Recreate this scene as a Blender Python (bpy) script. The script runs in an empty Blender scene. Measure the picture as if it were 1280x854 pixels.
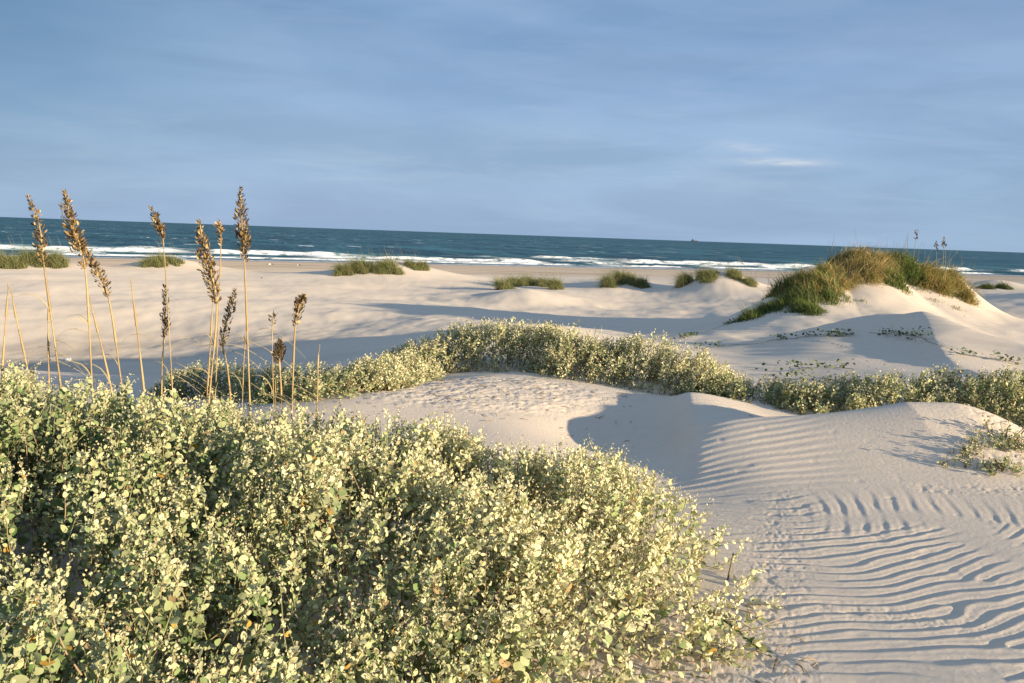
import bpy, math
import numpy as np
from mathutils import Matrix, Vector

rng = np.random.default_rng(7)
C = bpy.context.scene.collection
R = math.radians

# ------------------------------------------------------------------ camera
CAM = np.array([0.0, 0.0, 5.2])
F = 995.0                                   # focal length in pixels of a 1280 px wide frame
PITCH = math.atan(133.5 / F)
ROLL = R(2.0)
fwd = np.array([0, math.cos(PITCH), -math.sin(PITCH)])
r0 = np.array([1.0, 0, 0]); u0 = np.array([0, math.sin(PITCH), math.cos(PITCH)])
right = math.cos(ROLL) * r0 + math.sin(ROLL) * u0
up = -math.sin(ROLL) * r0 + math.cos(ROLL) * u0

def ray(u, v):
    d = fwd + (u - 640) / F * right - (v - 427) / F * up
    return d / d[1]

def W(u, v, Y):
    return CAM + ray(u, v) * Y

cam = bpy.data.objects.new('camera', bpy.data.cameras.new('camera'))
C.objects.link(cam)
cam.data.lens = 36.0 * F / 1280; cam.data.sensor_width = 36.0
cam.data.clip_start = 0.05; cam.data.clip_end = 60000
M = Matrix(((right[0], up[0], -fwd[0]), (right[1], up[1], -fwd[1]), (right[2], up[2], -fwd[2]))).to_4x4()
M.translation = Vector(CAM)
cam.matrix_world = M
bpy.context.scene.camera = cam

# ------------------------------------------------------------------ light and sky
SUN_EL, SUN_AZ = R(9.0), R(124.0)          # azimuth clockwise from the viewing direction (+Y)
SUN = np.array([math.sin(SUN_AZ) * math.cos(SUN_EL), math.cos(SUN_AZ) * math.cos(SUN_EL), math.sin(SUN_EL)])
sl = bpy.data.lights.new('sun', 'SUN'); sl.energy = 10.0; sl.angle = R(0.6); sl.color = (1.0, 0.83, 0.57)
so = bpy.data.objects.new('sun', sl); C.objects.link(so)
so.rotation_euler = Vector(SUN).to_track_quat('Z', 'Y').to_euler()
so.location = (30, -15, 30)

class NT:
    """small helper for node trees"""
    def __init__(s, tree): s.t = tree; s.n = tree.nodes; s.l = tree.links
    def node(s, typ, **kw):
        n = s.n.new(typ)
        for k, v in kw.items():
            if k.startswith('_'): setattr(n, k[1:], v)
        return n
    def link(s, a, b): s.l.new(a, b)
    def setv(s, sock, v):
        if isinstance(v, bpy.types.NodeSocket): s.l.new(v, sock)
        else: sock.default_value = v
    def math(s, op, a, b=0.0, c=None, clamp=False):
        n = s.n.new('ShaderNodeMath'); n.operation = op; n.use_clamp = clamp
        s.setv(n.inputs[0], a); s.setv(n.inputs[1], b)
        if c is not None: s.setv(n.inputs[2], c)
        return n.outputs[0]
    def mix(s, f, a, b, blend='MIX'):
        n = s.n.new('ShaderNodeMix'); n.data_type = 'RGBA'; n.blend_type = blend
        s.setv(n.inputs[0], f); s.setv(n.inputs[6], a); s.setv(n.inputs[7], b)
        return n.outputs[2]
    def noise(s, vec, scale, detail=4, rough=0.55, dist=0.0):
        n = s.n.new('ShaderNodeTexNoise')
        if vec is not None: s.l.new(vec, n.inputs['Vector'])
        n.inputs['Scale'].default_value = scale; n.inputs['Detail'].default_value = detail
        n.inputs['Roughness'].default_value = rough; n.inputs['Distortion'].default_value = dist
        return n.outputs['Fac']
    def ramp(s, fac, stops):
        n = s.n.new('ShaderNodeValToRGB'); e = n.color_ramp.elements
        while len(e) < len(stops): e.new(0.5)
        for el, (p, c) in zip(e, stops):
            el.position = p; el.color = c if len(c) == 4 else (*c, 1)
        s.l.new(fac, n.inputs[0]); return n.outputs[0]
    def mapping(s, vec, scale=(1, 1, 1), rot=(0, 0, 0), loc=(0, 0, 0)):
        n = s.n.new('ShaderNodeMapping'); s.l.new(vec, n.inputs[0])
        n.inputs['Scale'].default_value = scale; n.inputs['Rotation'].default_value = rot
        n.inputs['Location'].default_value = loc
        return n.outputs[0]

world = bpy.data.worlds.new('World'); bpy.context.scene.world = world
world.use_nodes = True
wt = NT(world.node_tree); wt.n.clear()
wout = wt.n.new('ShaderNodeOutputWorld'); bg = wt.n.new('ShaderNodeBackground')
sky = wt.n.new('ShaderNodeTexSky'); sky.sky_type = 'NISHITA'; sky.sun_disc = False
sky.sun_elevation = SUN_EL; sky.sun_rotation = SUN_AZ
sky.altitude = 0; sky.air_density = 1.4; sky.dust_density = 0.6; sky.ozone_density = 2.5
tc = wt.n.new('ShaderNodeTexCoord')
sep = wt.n.new('ShaderNodeSeparateXYZ'); wt.link(tc.outputs['Generated'], sep.inputs[0])
# cloud layer: direction projected on a sheet overhead, so that it streaks towards the horizon
den = wt.math('ADD', wt.math('MAXIMUM', sep.outputs[2], 0.0), 0.12)
comb = wt.n.new('ShaderNodeCombineXYZ')
wt.setv(comb.inputs[0], wt.math('DIVIDE', sep.outputs[0], den)); wt.setv(comb.inputs[1], wt.math('DIVIDE', sep.outputs[1], den))
sheet = comb.outputs[0]
dirv = tc.outputs['Generated']
nA = wt.noise(wt.mapping(dirv, (1.5, 1.5, 5.0), (R(3), R(-9), 0), (0.4, 0.2, 0.5)), 1.0, 5, 0.5, 0.5)
nC = wt.noise(wt.mapping(dirv, (2.6, 2.6, 17.0), (0, R(5), 0), (1.7, 0.6, 0.2)), 1.0, 6, 0.55, 0.4)
nB = wt.noise(wt.mapping(sheet, (0.8, 2.6, 1), (0, 0, R(-16)), (3.1, 1.7, 0)), 0.9, 8, 0.62, 0.6)
veil = wt.ramp(nA, [(0.36, (0, 0, 0)), (0.62, (1, 1, 1))])
band = wt.ramp(nC, [(0.40, (0, 0, 0)), (0.60, (1, 1, 1))])
wisp = wt.ramp(nB, [(0.55, (0, 0, 0)), (0.78, (1, 1, 1))])
# one small bright cloud low over the sea, broken into streaks
az = wt.math('ARCTAN2', sep.outputs[0], sep.outputs[1])
def gauss(a0, w, e0, h, tilt):
    da = wt.math('SUBTRACT', az, a0); de = wt.math('SUBTRACT', wt.math('SUBTRACT', sep.outputs[2], e0), wt.math('MULTIPLY', da, tilt))
    q = wt.math('ADD', wt.math('POWER', wt.math('ABSOLUTE', wt.math('DIVIDE', da, w)), 2.0), wt.math('POWER', wt.math('ABSOLUTE', wt.math('DIVIDE', de, h)), 2.0))
    return wt.math('EXPONENT', wt.math('MULTIPLY', q, -1.0))
nD = wt.ramp(wt.noise(wt.mapping(dirv, (26, 26, 150)), 1.0, 5, 0.6), [(0.36, (0, 0, 0)), (0.62, (1, 1, 1))])
puff = wt.math('ADD', wt.math('MULTIPLY', gauss(0.312, 0.050, 0.0945, 0.0040, -0.02), 1.0), wt.math('MULTIPLY', gauss(0.272, 0.035, 0.111, 0.006, -0.05), 0.45))
puff = wt.math('MULTIPLY', puff, wt.math('MULTIPLY_ADD', nD, 0.7, 0.3))
elev = wt.ramp(sep.outputs[2], [(0.0, (0.365, 0.540, 0.745)), (0.06, (0.330, 0.515, 0.750)), (0.14, (0.255, 0.425, 0.695)), (0.23, (0.145, 0.290, 0.545)), (0.36, (0.17, 0.315, 0.55)), (0.7, (0.165, 0.28, 0.48))])
skyc = wt.mix(1.0, sky.outputs[0], (0.085, 0.085, 0.085, 1), 'MULTIPLY')
deck = wt.mix(wt.math('MULTIPLY', veil, 0.80), elev, (0.405, 0.580, 0.850, 1))
deck = wt.mix(wt.math('MULTIPLY', band, 0.50), deck, (0.270, 0.405, 0.625, 1))
nE = wt.ramp(wt.noise(wt.mapping(dirv, (5.5, 5.5, 30.0), (0, R(-3), 0), (2.2, 0.1, 0.9)), 1.0, 7, 0.62, 0.5), [(0.46, (0, 0, 0)), (0.68, (1, 1, 1))])
low = wt.ramp(sep.outputs[2], [(0.03, (0, 0, 0)), (0.07, (1, 1, 1)), (0.15, (0.45, 0.45, 0.45)), (0.3, (0.25, 0.25, 0.25))])
deck = wt.mix(wt.math('MULTIPLY', wt.math('MULTIPLY', nE, low), 0.42), deck, (0.50, 0.65, 0.86, 1))
deck = wt.mix(wt.math('MULTIPLY', wisp, 0.26), deck, (0.56, 0.68, 0.88, 1))
deck = wt.mix(wt.math('MULTIPLY', gauss(-0.66, 0.34, 0.22, 0.15, 0.0), 0.75), deck, (0.105, 0.245, 0.440, 1))
deck = wt.mix(wt.math('MULTIPLY', gauss(0.70, 0.30, 0.26, 0.08, 0.0), 0.45), deck, (0.17, 0.30, 0.52, 1))
deck = wt.mix(wt.math('MULTIPLY', puff, 0.85), deck, (0.78, 0.84, 0.92, 1))
tot = wt.mix(0.86, skyc, deck)
wt.link(tot, bg.inputs[0]); bg.inputs[1].default_value = 1.0
wt.link(bg.outputs[0], wout.inputs[0])

sc = bpy.context.scene
sc.view_settings.view_transform = 'Standard'; sc.view_settings.look = 'None'; sc.view_settings.exposure = 0
sc.render.engine = 'CYCLES'
sc.cycles.max_bounces = 6; sc.cycles.transparent_max_bounces = 4
sc.cycles.use_denoising = True

# ------------------------------------------------------------------ helpers
def hash2(ix, iy, seed):
    h = (ix.astype(np.int64) * 374761393 + iy.astype(np.int64) * 668265263 + seed * 2147483647) & 0xffffffff
    h = ((h ^ (h >> 13)) * 1274126177) & 0xffffffff
    h = (h ^ (h >> 16)) & 0xffffffff
    return h / 4294967295.0

def vnoise(x, y, seed=0):
    ix = np.floor(x); iy = np.floor(y); fx = x - ix; fy = y - iy
    fx = fx * fx * fx * (fx * (fx * 6 - 15) + 10); fy = fy * fy * fy * (fy * (fy * 6 - 15) + 10)
    a = hash2(ix, iy, seed); b = hash2(ix + 1, iy, seed); c = hash2(ix, iy + 1, seed); d = hash2(ix + 1, iy + 1, seed)
    return (a * (1 - fx) + b * fx) * (1 - fy) + (c * (1 - fx) + d * fx) * fy * 1.0

def fbm(x, y, seed=0, octv=4, gain=0.5):
    t = 0; a = 1.0; n = 0
    for o in range(octv):
        c, s = math.cos(0.6 * o), math.sin(0.6 * o)
        t = t + a * vnoise((x * c - y * s) * 2 ** o + 17.3 * o, (x * s + y * c) * 2 ** o + 9.1 * o, seed + o); n += a; a *= gain
    return t / n * 2 - 1

def sstep(a, b, x):
    t = np.clip((x - a) / (b - a), 0, 1); return t * t * (3 - 2 * t)

def norm(v): return v / np.maximum(np.linalg.norm(v, axis=-1, keepdims=True), 1e-9)

def tag(o, label=None, cat=None, group=None, kind=None):
    if label: o['label'] = label
    if cat: o['category'] = cat
    if group: o['group'] = group
    if kind: o['kind'] = kind
    return o

def empty(name, loc):
    o = bpy.data.objects.new(name, None); C.objects.link(o); o.location = loc; o.empty_display_size = 0.2
    return o

def mesh_obj(name, V, quads=None, tris=None, mat=None, parent=None, col=None, smooth=False, attrs=None):
    """vertices in world space; faces as index arrays; one mesh object"""
    V = np.asarray(V, dtype=np.float64).reshape(-1, 3)
    org = np.array([0.0, 0, 0])
    if parent is not None: org = np.array(parent.matrix_world.translation if parent.parent is None else (0, 0, 0)); org = np.array(parent.location)
    me = bpy.data.meshes.new(name)
    loops = []; starts = []; n = 0
    if quads is not None and len(quads):
        q = np.asarray(quads).reshape(-1, 4); loops.append(q.ravel()); starts.append(np.arange(len(q)) * 4); n = q.size
    if tris is not None and len(tris):
        t = np.asarray(tris).reshape(-1, 3); loops.append(t.ravel()); starts.append(n + np.arange(len(t)) * 3)
    loops = np.concatenate(loops).astype(np.int32); starts = np.concatenate(starts).astype(np.int32)
    me.vertices.add(len(V)); me.vertices.foreach_set('co', (V - org).astype(np.float32).ravel())
    me.loops.add(len(loops)); me.loops.foreach_set('vertex_index', loops)
    me.polygons.add(len(starts)); me.polygons.foreach_set('loop_start', starts)
    me.update(calc_edges=True); me.validate()
    if smooth: me.polygons.foreach_set('use_smooth', np.ones(len(me.polygons), dtype=bool))
    if col is not None:
        a = me.color_attributes.new('Col', 'FLOAT_COLOR', 'POINT')
        c4 = np.ones((len(V), 4), dtype=np.float32); c4[:, :3] = col; a.data.foreach_set('color', c4.ravel())
    for k, v in (attrs or {}).items():
        a = me.attributes.new(k, 'FLOAT', 'POINT'); a.data.foreach_set('value', np.asarray(v, dtype=np.float32).ravel())
    if mat: me.materials.append(mat)
    o = bpy.data.objects.new(name, me); C.objects.link(o)
    if parent is not None: o.parent = parent
    return o

class Tubes:
    """collects tapered tubes and other pieces into one mesh"""
    def __init__(s): s.V = []; s.Q = []; s.T = []; s.K = []; s.n = 0
    def add(s, V, Q=None, T=None, col=(1, 1, 1)):
        V = np.asarray(V).reshape(-1, 3); s.V.append(V)
        if Q is not None and len(Q): s.Q.append(np.asarray(Q).reshape(-1, 4) + s.n)
        if T is not None and len(T): s.T.append(np.asarray(T).reshape(-1, 3) + s.n)
        c = np.asarray(col, dtype=float)
        s.K.append(np.tile(c, (len(V), 1)) if c.ndim == 1 else c); s.n += len(V)
    def tube(s, P, rad, k=5, col=(1, 1, 1)):
        P = np.asarray(P); n = len(P); rad = np.broadcast_to(rad, (n,))
        t = norm(np.gradient(P, axis=0)); ref = np.array([0.31, 0.9, 0.2]); a = norm(np.cross(t, ref)); b = np.cross(t, a)
        ang = np.arange(k) * 2 * math.pi / k
        V = P[:, None] + rad[:, None, None] * (np.cos(ang)[None, :, None] * a[:, None] + np.sin(ang)[None, :, None] * b[:, None])
        i = np.arange(n - 1)[:, None] * k; j = np.arange(k)[None]; j2 = (j + 1) % k
        Q = np.stack([i + j, i + j2, i + k + j2, i + k + j], -1).reshape(-1, 4)
        T = [[(n - 1) * k + 0, (n - 1) * k + a_, (n - 1) * k + a_ + 1] for a_ in range(1, k - 1)]
        s.add(V.reshape(-1, 3), Q, T, col)
    def ribbon(s, P, wid, side, col=(1, 1, 1)):
        P = np.asarray(P); n = len(P); wid = np.broadcast_to(wid, (n,)); side = np.broadcast_to(side, (n, 3))
        V = np.concatenate([P - side * wid[:, None] / 2, P + side * wid[:, None] / 2])
        i = np.arange(n - 1); s.add(V, np.stack([i, i + 1, n + i + 1, n + i], -1), None, col)
    def build(s, name, mat, parent=None, smooth=True):
        return mesh_obj(name, np.concatenate(s.V), np.concatenate(s.Q) if s.Q else None, np.concatenate(s.T) if s.T else None, mat, parent, np.concatenate(s.K), smooth)

def spline(P, n):
    """Catmull-Rom through points"""
    P = np.asarray(P, dtype=float); Q = np.vstack([2 * P[0] - P[1], P, 2 * P[-1] - P[-2]])
    m = len(P) - 1; t = np.linspace(0, m - 1e-6, n); i = t.astype(int); f = (t - i)[:, None]
    a, b, c, d = Q[i], Q[i + 1], Q[i + 2], Q[i + 3]
    return 0.5 * (2 * b + (c - a) * f + (2 * a - 5 * b + 4 * c - d) * f ** 2 + (3 * b - a - 3 * c + d) * f ** 3)

# ------------------------------------------------------------------ terrain height
KX = 0.39                                     # slant of the shoreline
def shore(x, y): return (y - 134.0 - KX * x) / math.sqrt(1 + KX * KX)

CP = [ # (u, v, distance) points read on the sand, plus unseen ground raised for shade
 (1280,854,2.7),(1000,854,2.7),(760,854,2.66),(1000,700,3.95),(1200,700,3.98),(1200,640,4.7),(1060,640,4.7),(950,590,5.5),(1280,600,5.3),(860,600,5.5),
 (1130,590,5.45),(1280,548,6.4),(1000,540,6.6),(880,520,7.2),(480,515,6.9),(600,472,8.7),(700,478,8.5),(520,480,8.3),(400,505,7.1),(830,484,8.8),(620,520,6.9),(640,560,5.9),
 (1000,480,9.7),(1080,429,13.9),(1200,450,12.6),(1280,470,11.3),(910,445,13.2),(1000,446,12.3),(1150,470,9.9),(1250,480,9.6),(940,472,10.2),
 (960,408,22.5),(1100,408,21.5),(1215,396,25),(1250,426,21.5),(1280,436,20.5),(1190,425,20),(1030,410,21.5),
 (420,430,26.5),(200,440,27),(60,470,22),(200,478,19.5),(60,400,31),(200,360,46),(400,360,50),(600,385,39),(640,360,54),(830,375,47),(880,396,36),(640,401,33),(500,405,31),(330,400,33),(0,440,26),
(760,404,34),(640,410,18),(640,410,23),(640,408,28),(720,413,20),(720,412,26),(560,417,20),(560,416,26),(490,437,19),(490,434,23.5),(430,456,17),(490,438,15.5),(430,458,13.5),(560,419,15),(430,452,20.5),(800,424,20),(800,420,27),(100,345,52),(900,362,52),(1250,362,58),(1250,385,33)]  # includes an unseen rise behind the belt, added to shade the hollow
CPW = [W(*c) for c in CP]
for x, y, z in [(-2, 3, 3.62), (-4, 4, 3.62), (-1, 4.5, 3.6), (-3, 5.5, 3.5), (-1, 2.2, 3.62), (0, 1.0, 3.6), (2, 1.2, 3.6), (-2, 1, 3.6), (-2.3, 6.6, 3.5), (-1.7, 9.5, 3.3), (-1.7, 11.5, 3.45), (-3, 12.2, 3.0),
                (0, 11.5, 3.55), (0, 13.6, 3.72), (0.3, 16, 3.4), (-9, 13, 2.7), (-5.5, 12.5, 2.75), (1.6, 11.5, 3.5), (1.8, 14.5, 3.45), (-5, 6.5, 3.4), (-7, 9, 3.1), (-6, 5, 3.5), (-3.2, 9.5, 3.15), (2.8, 17.0, 3.0), (5.5, 17.5, 3.05), (8.3, 17, 2.95), (3.5, 24, 2.3), (5, 5, 3.62), (7, 8, 3.6), (9, 12, 3.55)]:  # hidden ground behind the belt is raised to lengthen the hollow's shadow
    CPW.append(np.array([x, y, z]))
CPW = np.array(CPW)
ct = np.arctan2(CPW[:, 0], CPW[:, 1]); cl = np.log(np.hypot(CPW[:, 0], CPW[:, 1]))
def tps(d2): return np.where(d2 > 1e-12, 0.5 * d2 * np.log(np.maximum(d2, 1e-12)), 0)
n_ = len(CPW)
A = np.zeros((n_ + 3, n_ + 3))
A[:n_, :n_] = tps((ct[:, None] - ct) ** 2 + (cl[:, None] - cl) ** 2) + np.eye(n_) * 0.0012
A[:n_, n_] = 1; A[:n_, n_ + 1] = ct; A[:n_, n_ + 2] = cl; A[n_:, :n_] = A[:n_, n_:].T
coef = np.linalg.solve(A, np.concatenate([CPW[:, 2], [0, 0, 0]]))

def rbf(x, y):
    sh = x.shape; x = x.ravel(); y = y.ravel(); out = np.empty(x.size)
    th = np.clip(np.arctan2(x, y), -0.72, 0.72); lr = np.log(np.clip(np.hypot(x, y), 1.2, 70))
    for i in range(0, x.size, 100000):
        t = th[i:i + 100000]; l = lr[i:i + 100000]
        o = coef[n_] + coef[n_ + 1] * t + coef[n_ + 2] * l
        for k in range(n_): o = o + coef[k] * tps((t - ct[k]) ** 2 + (l - cl[k]) ** 2)
        out[i:i + 100000] = o
    return out.reshape(sh)

MOUNDS = [] # (x, y, height, sx, sy)
def mound(u, v, Y, h, sx, sy): p = W(u, v, Y); MOUNDS.append((p[0], p[1], h, sx, sy)); return p
mound(1066, 330, 27.0, 2.0, 1.05, 1.8); mound(1126, 340, 27.2, 1.75, 1.1, 1.6); mound(1182, 355, 27.2, 1.35, 0.62, 1.2)
mound(1006, 365, 26.3, 1.5, 0.95, 1.4); mound(962, 385, 25.5, 0.65, 0.9, 1.1)
MOUNDS += [(18.5, 17.0, 0.75, 2.2, 2.2), (33, 35, 2.2, 4.0, 4.0)]      # the dune field goes on past the right edge
FARM = [(660, 355, 45, 0.75, 1.6, 2.0), (780, 352, 56, 0.75, 1.5, 2.0), (900, 350, 51, 1.25, 1.6, 1.6), (488, 336, 63, 1.25, 3.0, 2.4), (215, 328, 66, 0.95, 2.6, 2.2), (40, 330, 60, 0.75, 3.4, 2.2), (1247, 362, 58, 0.7, 1.6, 1.5)]
for a in FARM: mound(*a)

def xy(*a): p = W(*a); return (p[0], p[1])
RIDGES = [ # (crest line, heights along it, width on its left, width on its right)
 ([xy(895, 438, 14.2), xy(970, 428, 14.8), xy(1055, 416, 15.3), xy(1120, 418, 15.2)], [0.02, 0.14, 0.32, 0.36], 0.7, 1.5),
 ([xy(1105, 416, 15.2), xy(1150, 424, 14.6), xy(1210, 444, 13.2), xy(1290, 458, 12.3)], [0.32, 0.34, 0.30, 0.24], 0.7, 0.9),
 ([xy(1150, 424, 14.5), xy(1176, 450, 12.0), xy(1205, 470, 10.6)], [0.10, 0.20, 0.06], 1.1, 0.28)]

def Hbase(x, y):
    x = np.asarray(x, float); y = np.asarray(y, float)
    th = np.abs(np.arctan2(x, y)); r = np.hypot(x, y)
    z = rbf(x, y)
    z = z + (3.6 - z) * sstep(0.95, 1.7, th) * sstep(120, 30, r)
    s = shore(x, y)
    zb = np.interp(s, [-3000, -100, -60, -25, -8, 0, 25, 150, 30000], [2.2, 1.95, 1.45, 0.75, 0.32, 0.0, -1.2, -4, -30])
    z = z + (zb - z) * sstep(-78, -48, s)
    z = z + (np.maximum(zb, 1.5) - z) * sstep(150, 400, r) * (s < -48)
    # dunes with plants on them
    big = 0
    for i, (mx, my, h, sx, sy) in enumerate(MOUNDS):
        e = ((x - mx) / sx) ** 2 + ((y - my) / sy) ** 2
        g = h * np.exp(-0.5 * e ** 0.85)
        big = np.maximum(big, g) + 0.25 * np.minimum(big, g) if i else g
    z = z + big
    for poly, h, wl, wr in RIDGES:
        P = np.array(poly); best = np.full(x.shape, 1e9); side = np.zeros(x.shape); hh = np.zeros(x.shape)
        for k in range(len(P) - 1):
            a_, b_ = P[k], P[k + 1]; dx, dy = b_[0] - a_[0], b_[1] - a_[1]; L2 = dx * dx + dy * dy
            t = np.clip(((x - a_[0]) * dx + (y - a_[1]) * dy) / L2, 0, 1)
            ex, ey = x - a_[0] - t * dx, y - a_[1] - t * dy; dd = np.hypot(ex, ey); m = dd < best
            best = np.where(m, dd, best); side = np.where(m, dx * ey - dy * ex, side)
            kk = (k + t) / (len(P) - 1); hh = np.where(m, np.interp(kk, np.linspace(0, 1, len(h)), h), hh)
        w = np.where(side > 0, wl, wr)
        z = z + hh * np.exp(-(best / w) ** 1.6)
    # wind-cut hollow left of the little spur
    hx, hy = 0.98, 6.75
    z = z - 0.17 * np.exp(-((x - hx) / 0.68) ** 2 - ((y - hy) / 0.7) ** 2)
    # spur (lit on its right side, steep on its left)
    sxn = x - 1.60 - 0.16 * (y - 6.6)
    z = z + 0.155 * np.where(sxn < 0, np.exp(-(sxn / 0.20) ** 2), np.exp(-np.abs(sxn / 0.6) ** 1.8)) * sstep(5.0, 6.6, y) * sstep(8.3, 7.5, y)
    # smooth ridge in front of the right-hand shrubs: crest runs across, near face long, far face steep
    cy = 6.30 - 0.15 * (x - 2.0)
    dy = y - cy
    env = np.clip((x - 1.35) / 1.75, 0, 1) * sstep(4.5, 3.4, x)
    z = z + 0.35 * env * np.where(dy < 0, np.exp(-np.abs(dy / 0.66) ** 1.6), np.exp(-(dy / 0.20) ** 2)) - 0.07 * env * np.exp(-((dy - 0.55) / 0.3) ** 2)
    # general unevenness
    far = sstep(9, 22, r) * sstep(90, 40, r)
    z = z + far * (0.24 * fbm(x * 0.13, y * 0.16, 11, 3) + 0.085 * fbm(x * 0.45 + y * 0.1, y * 0.40, 15, 3) + 0.018 * fbm(x * 1.8, y * 1.5, 16, 2)) + 0.03 * fbm(x * 0.5, y * 0.5, 21, 3) * sstep(1, 3, r) * sstep(60, 20, r)
    return z

def H1(x, y): return float(Hbase(np.array([x]), np.array([y]))[0])

def hit(u, v, y0=1.0, y1=140.0):
    """where the sight line through a photo point meets the sand"""
    d = ray(u, v); Y = np.exp(np.linspace(math.log(y0), math.log(y1), 900))
    P = CAM + d * Y[:, None]; k = np.where(P[:, 2] < Hbase(P[:, 0], P[:, 1]))[0]
    if len(k) == 0: return P[-1]
    a, b = Y[max(k[0] - 1, 0)], Y[k[0]]
    Y = np.linspace(a, b, 30); P = CAM + d * Y[:, None]; k = np.where(P[:, 2] < Hbase(P[:, 0], P[:, 1]))[0]
    return P[k[0]]

def seg_dist(x, y, a, b):
    ax, ay = a; bx, by = b; t = np.clip(((x - ax) * (bx - ax) + (y - ay) * (by - ay)) / ((bx - ax) ** 2 + (by - ay) ** 2), 0, 1)
    return np.hypot(x - ax - t * (bx - ax), y - ay - t * (by - ay))

def detail(x, y):
    """ripples, pits and tracks of the near sand"""
    m = (y > 0.4) & (y < 30) & (np.abs(x) < 16)
    out = np.zeros_like(x); pit = np.zeros_like(x)
    X = x[m]; Y = y[m]
    # large ripples in the foreground
    ch = 0.15 * fbm(X * 0.9, Y * 1.1, 31, 2) + 0.046 * fbm(X * 3.4, Y * 3.4, 33, 3)
    lam = 0.102
    d_low = 5.02 - Y + 0.36 * np.maximum(X - 1.65, 0) ** 1.45 + ch
    d_up = 0.93 * X - 0.42 * (Y - 4.7) + 0.35 * np.maximum(Y - 4.6, 0) ** 2 + 0.7 * ch
    p_low = d_low / lam * 2 * math.pi; p_up = d_up / 0.112 * 2 * math.pi
    rv = np.random.default_rng(12)                   # forks where a crest ends or splits
    for k in range(26):
        vx, vy = rv.uniform(0.9, 3.6), rv.uniform(2.0, 5.1); p_low = p_low + (1 if k % 2 else -1) * np.arctan2(Y - vy, X - vx)
    shape = lambda p: np.sin(p + 0.55 * np.sin(p)) + 0.22 * np.sin(2 * p + 0.6)
    wu = sstep(4.28, 4.52, Y + 0.12 * fbm(X * 2.2, Y * 2.2, 46, 2) - 0.10 * (X - 2.0)) * sstep(1.70, 2.0, X - 0.25 * (Y - 4.5))
    prof = shape(p_low) * (1 - wu) + 0.75 * shape(p_up) * wu
    edge = 1.05 + 0.30 * (Y - 3.6) * (Y < 3.6) + 0.12 * fbm(X * 1.3, Y * 1.3, 37, 2) + 0.12
    mk = sstep(edge - 0.28, edge + 0.35, X) * sstep(5.22, 4.75, Y + 0.10 * fbm(X * 2, Y * 2, 38, 2))
    mk = mk * (1 - 0.85 * sstep(2.55, 2.95, X) * sstep(4.45, 4.9, Y)) * (0.6 + 0.55 * vnoise(X * 2.1, Y * 2.1, 39))
    mk = mk * sstep(1.8, 2.5, Y) * sstep(-0.5, 0.1, fbm(X * 1.5, Y * 2.2, 36, 3) + 0.25)
    out_m = 0.0039 * mk * prof
    # fine ripples in the saddle behind
    d2 = Y - 0.10 * X + 0.06 * fbm(X * 1.0, Y * 1.0, 41, 2) + 0.02 * fbm(X * 4, Y * 4, 42, 2)
    p2 = d2 / 0.10 * 2 * math.pi
    mk2 = sstep(0.9, 1.3, X) * sstep(2.6, 2.1, X) * sstep(5.0, 5.4, Y) * sstep(7.6, 7.0, Y)
    out_m += 0.0030 * mk2 * np.sin(p2 + 0.4 * np.sin(p2)) * (0.5 + 0.6 * vnoise(X * 3, Y * 3, 43))
    # ripples on the plain at the foot of the big dune and between the low dunes
    d3 = Y * 0.8 + X * 0.55 + 0.25 * fbm(X * 0.5, Y * 0.5, 45, 2)
    mk3 = sstep(10, 12, Y) * sstep(28, 24, Y) * sstep(1.5, 3, X)
    out_m += 0.012 * mk3 * np.sin(d3 / 0.34 * 2 * math.pi)
    # loose, trodden sand: pits of several sizes
    rough = np.clip(sstep(1.25, 0.75, X + 0.15 * fbm(X * 2, Y * 2, 51, 2)) * sstep(3.7, 3.2, Y) * sstep(-0.5, 0.2, X), 0, 1) * 0.9
    rough = np.maximum(rough, sstep(3.15, 3.5, X + 0.25 * fbm(X * 2, Y * 2, 52, 2)) * sstep(4.4, 4.9, Y) * sstep(7.0, 6.5, Y) * sstep(1.0, 0.4, np.abs(Y - 5.6) * 0.5))
    crest = sstep(0.9, 0.6, np.hypot((X + 0.35) / 1.7, (Y - 7.9) / 1.1))
    rough = np.maximum(rough, crest * 0.95)
    tr = np.exp(-((X - 1.22 - 0.35 * (Y - 3.4)) / 0.16) ** 2) * sstep(2.4, 2.9, Y) * sstep(5.4, 4.6, Y) * 0.8
    tr = np.maximum(tr, np.exp(-((Y - 3.32 + 0.2 * (X - 1.5)) / 0.12) ** 2) * sstep(1.1, 1.4, X) * sstep(2.3, 2.0, X) * 0.6)
    tr = np.maximum(tr, np.exp(-((Y - 5.02 + 0.1 * (X - 2.9)) / 0.08) ** 2) * sstep(2.5, 2.8, X) * sstep(3.7, 3.3, X))
    rough = np.maximum(rough, tr)
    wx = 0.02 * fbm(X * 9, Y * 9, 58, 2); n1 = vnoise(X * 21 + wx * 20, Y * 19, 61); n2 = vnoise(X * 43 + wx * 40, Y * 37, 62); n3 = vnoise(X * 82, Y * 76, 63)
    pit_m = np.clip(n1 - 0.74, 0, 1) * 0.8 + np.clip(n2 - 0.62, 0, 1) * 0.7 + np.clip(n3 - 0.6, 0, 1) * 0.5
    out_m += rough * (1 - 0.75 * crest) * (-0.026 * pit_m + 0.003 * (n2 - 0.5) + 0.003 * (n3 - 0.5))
    # sparse single prints everywhere on the near sand
    sp = np.clip(vnoise(X * 11, Y * 11, 71) - 0.86, 0, 1) * sstep(1.0, 1.6, X) * sstep(6.8, 5.8, Y)
    out_m -= 0.02 * sp
    # coarse, windblown grain on the crest
    ux = X * 0.9 + Y * 0.43; vx = -X * 0.43 + Y * 0.9
    out_m += crest * (0.012 * fbm(ux * 3.2, vx * 9, 66, 4) + 0.006 * fbm(X * 22, Y * 22, 67, 2))
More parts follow.
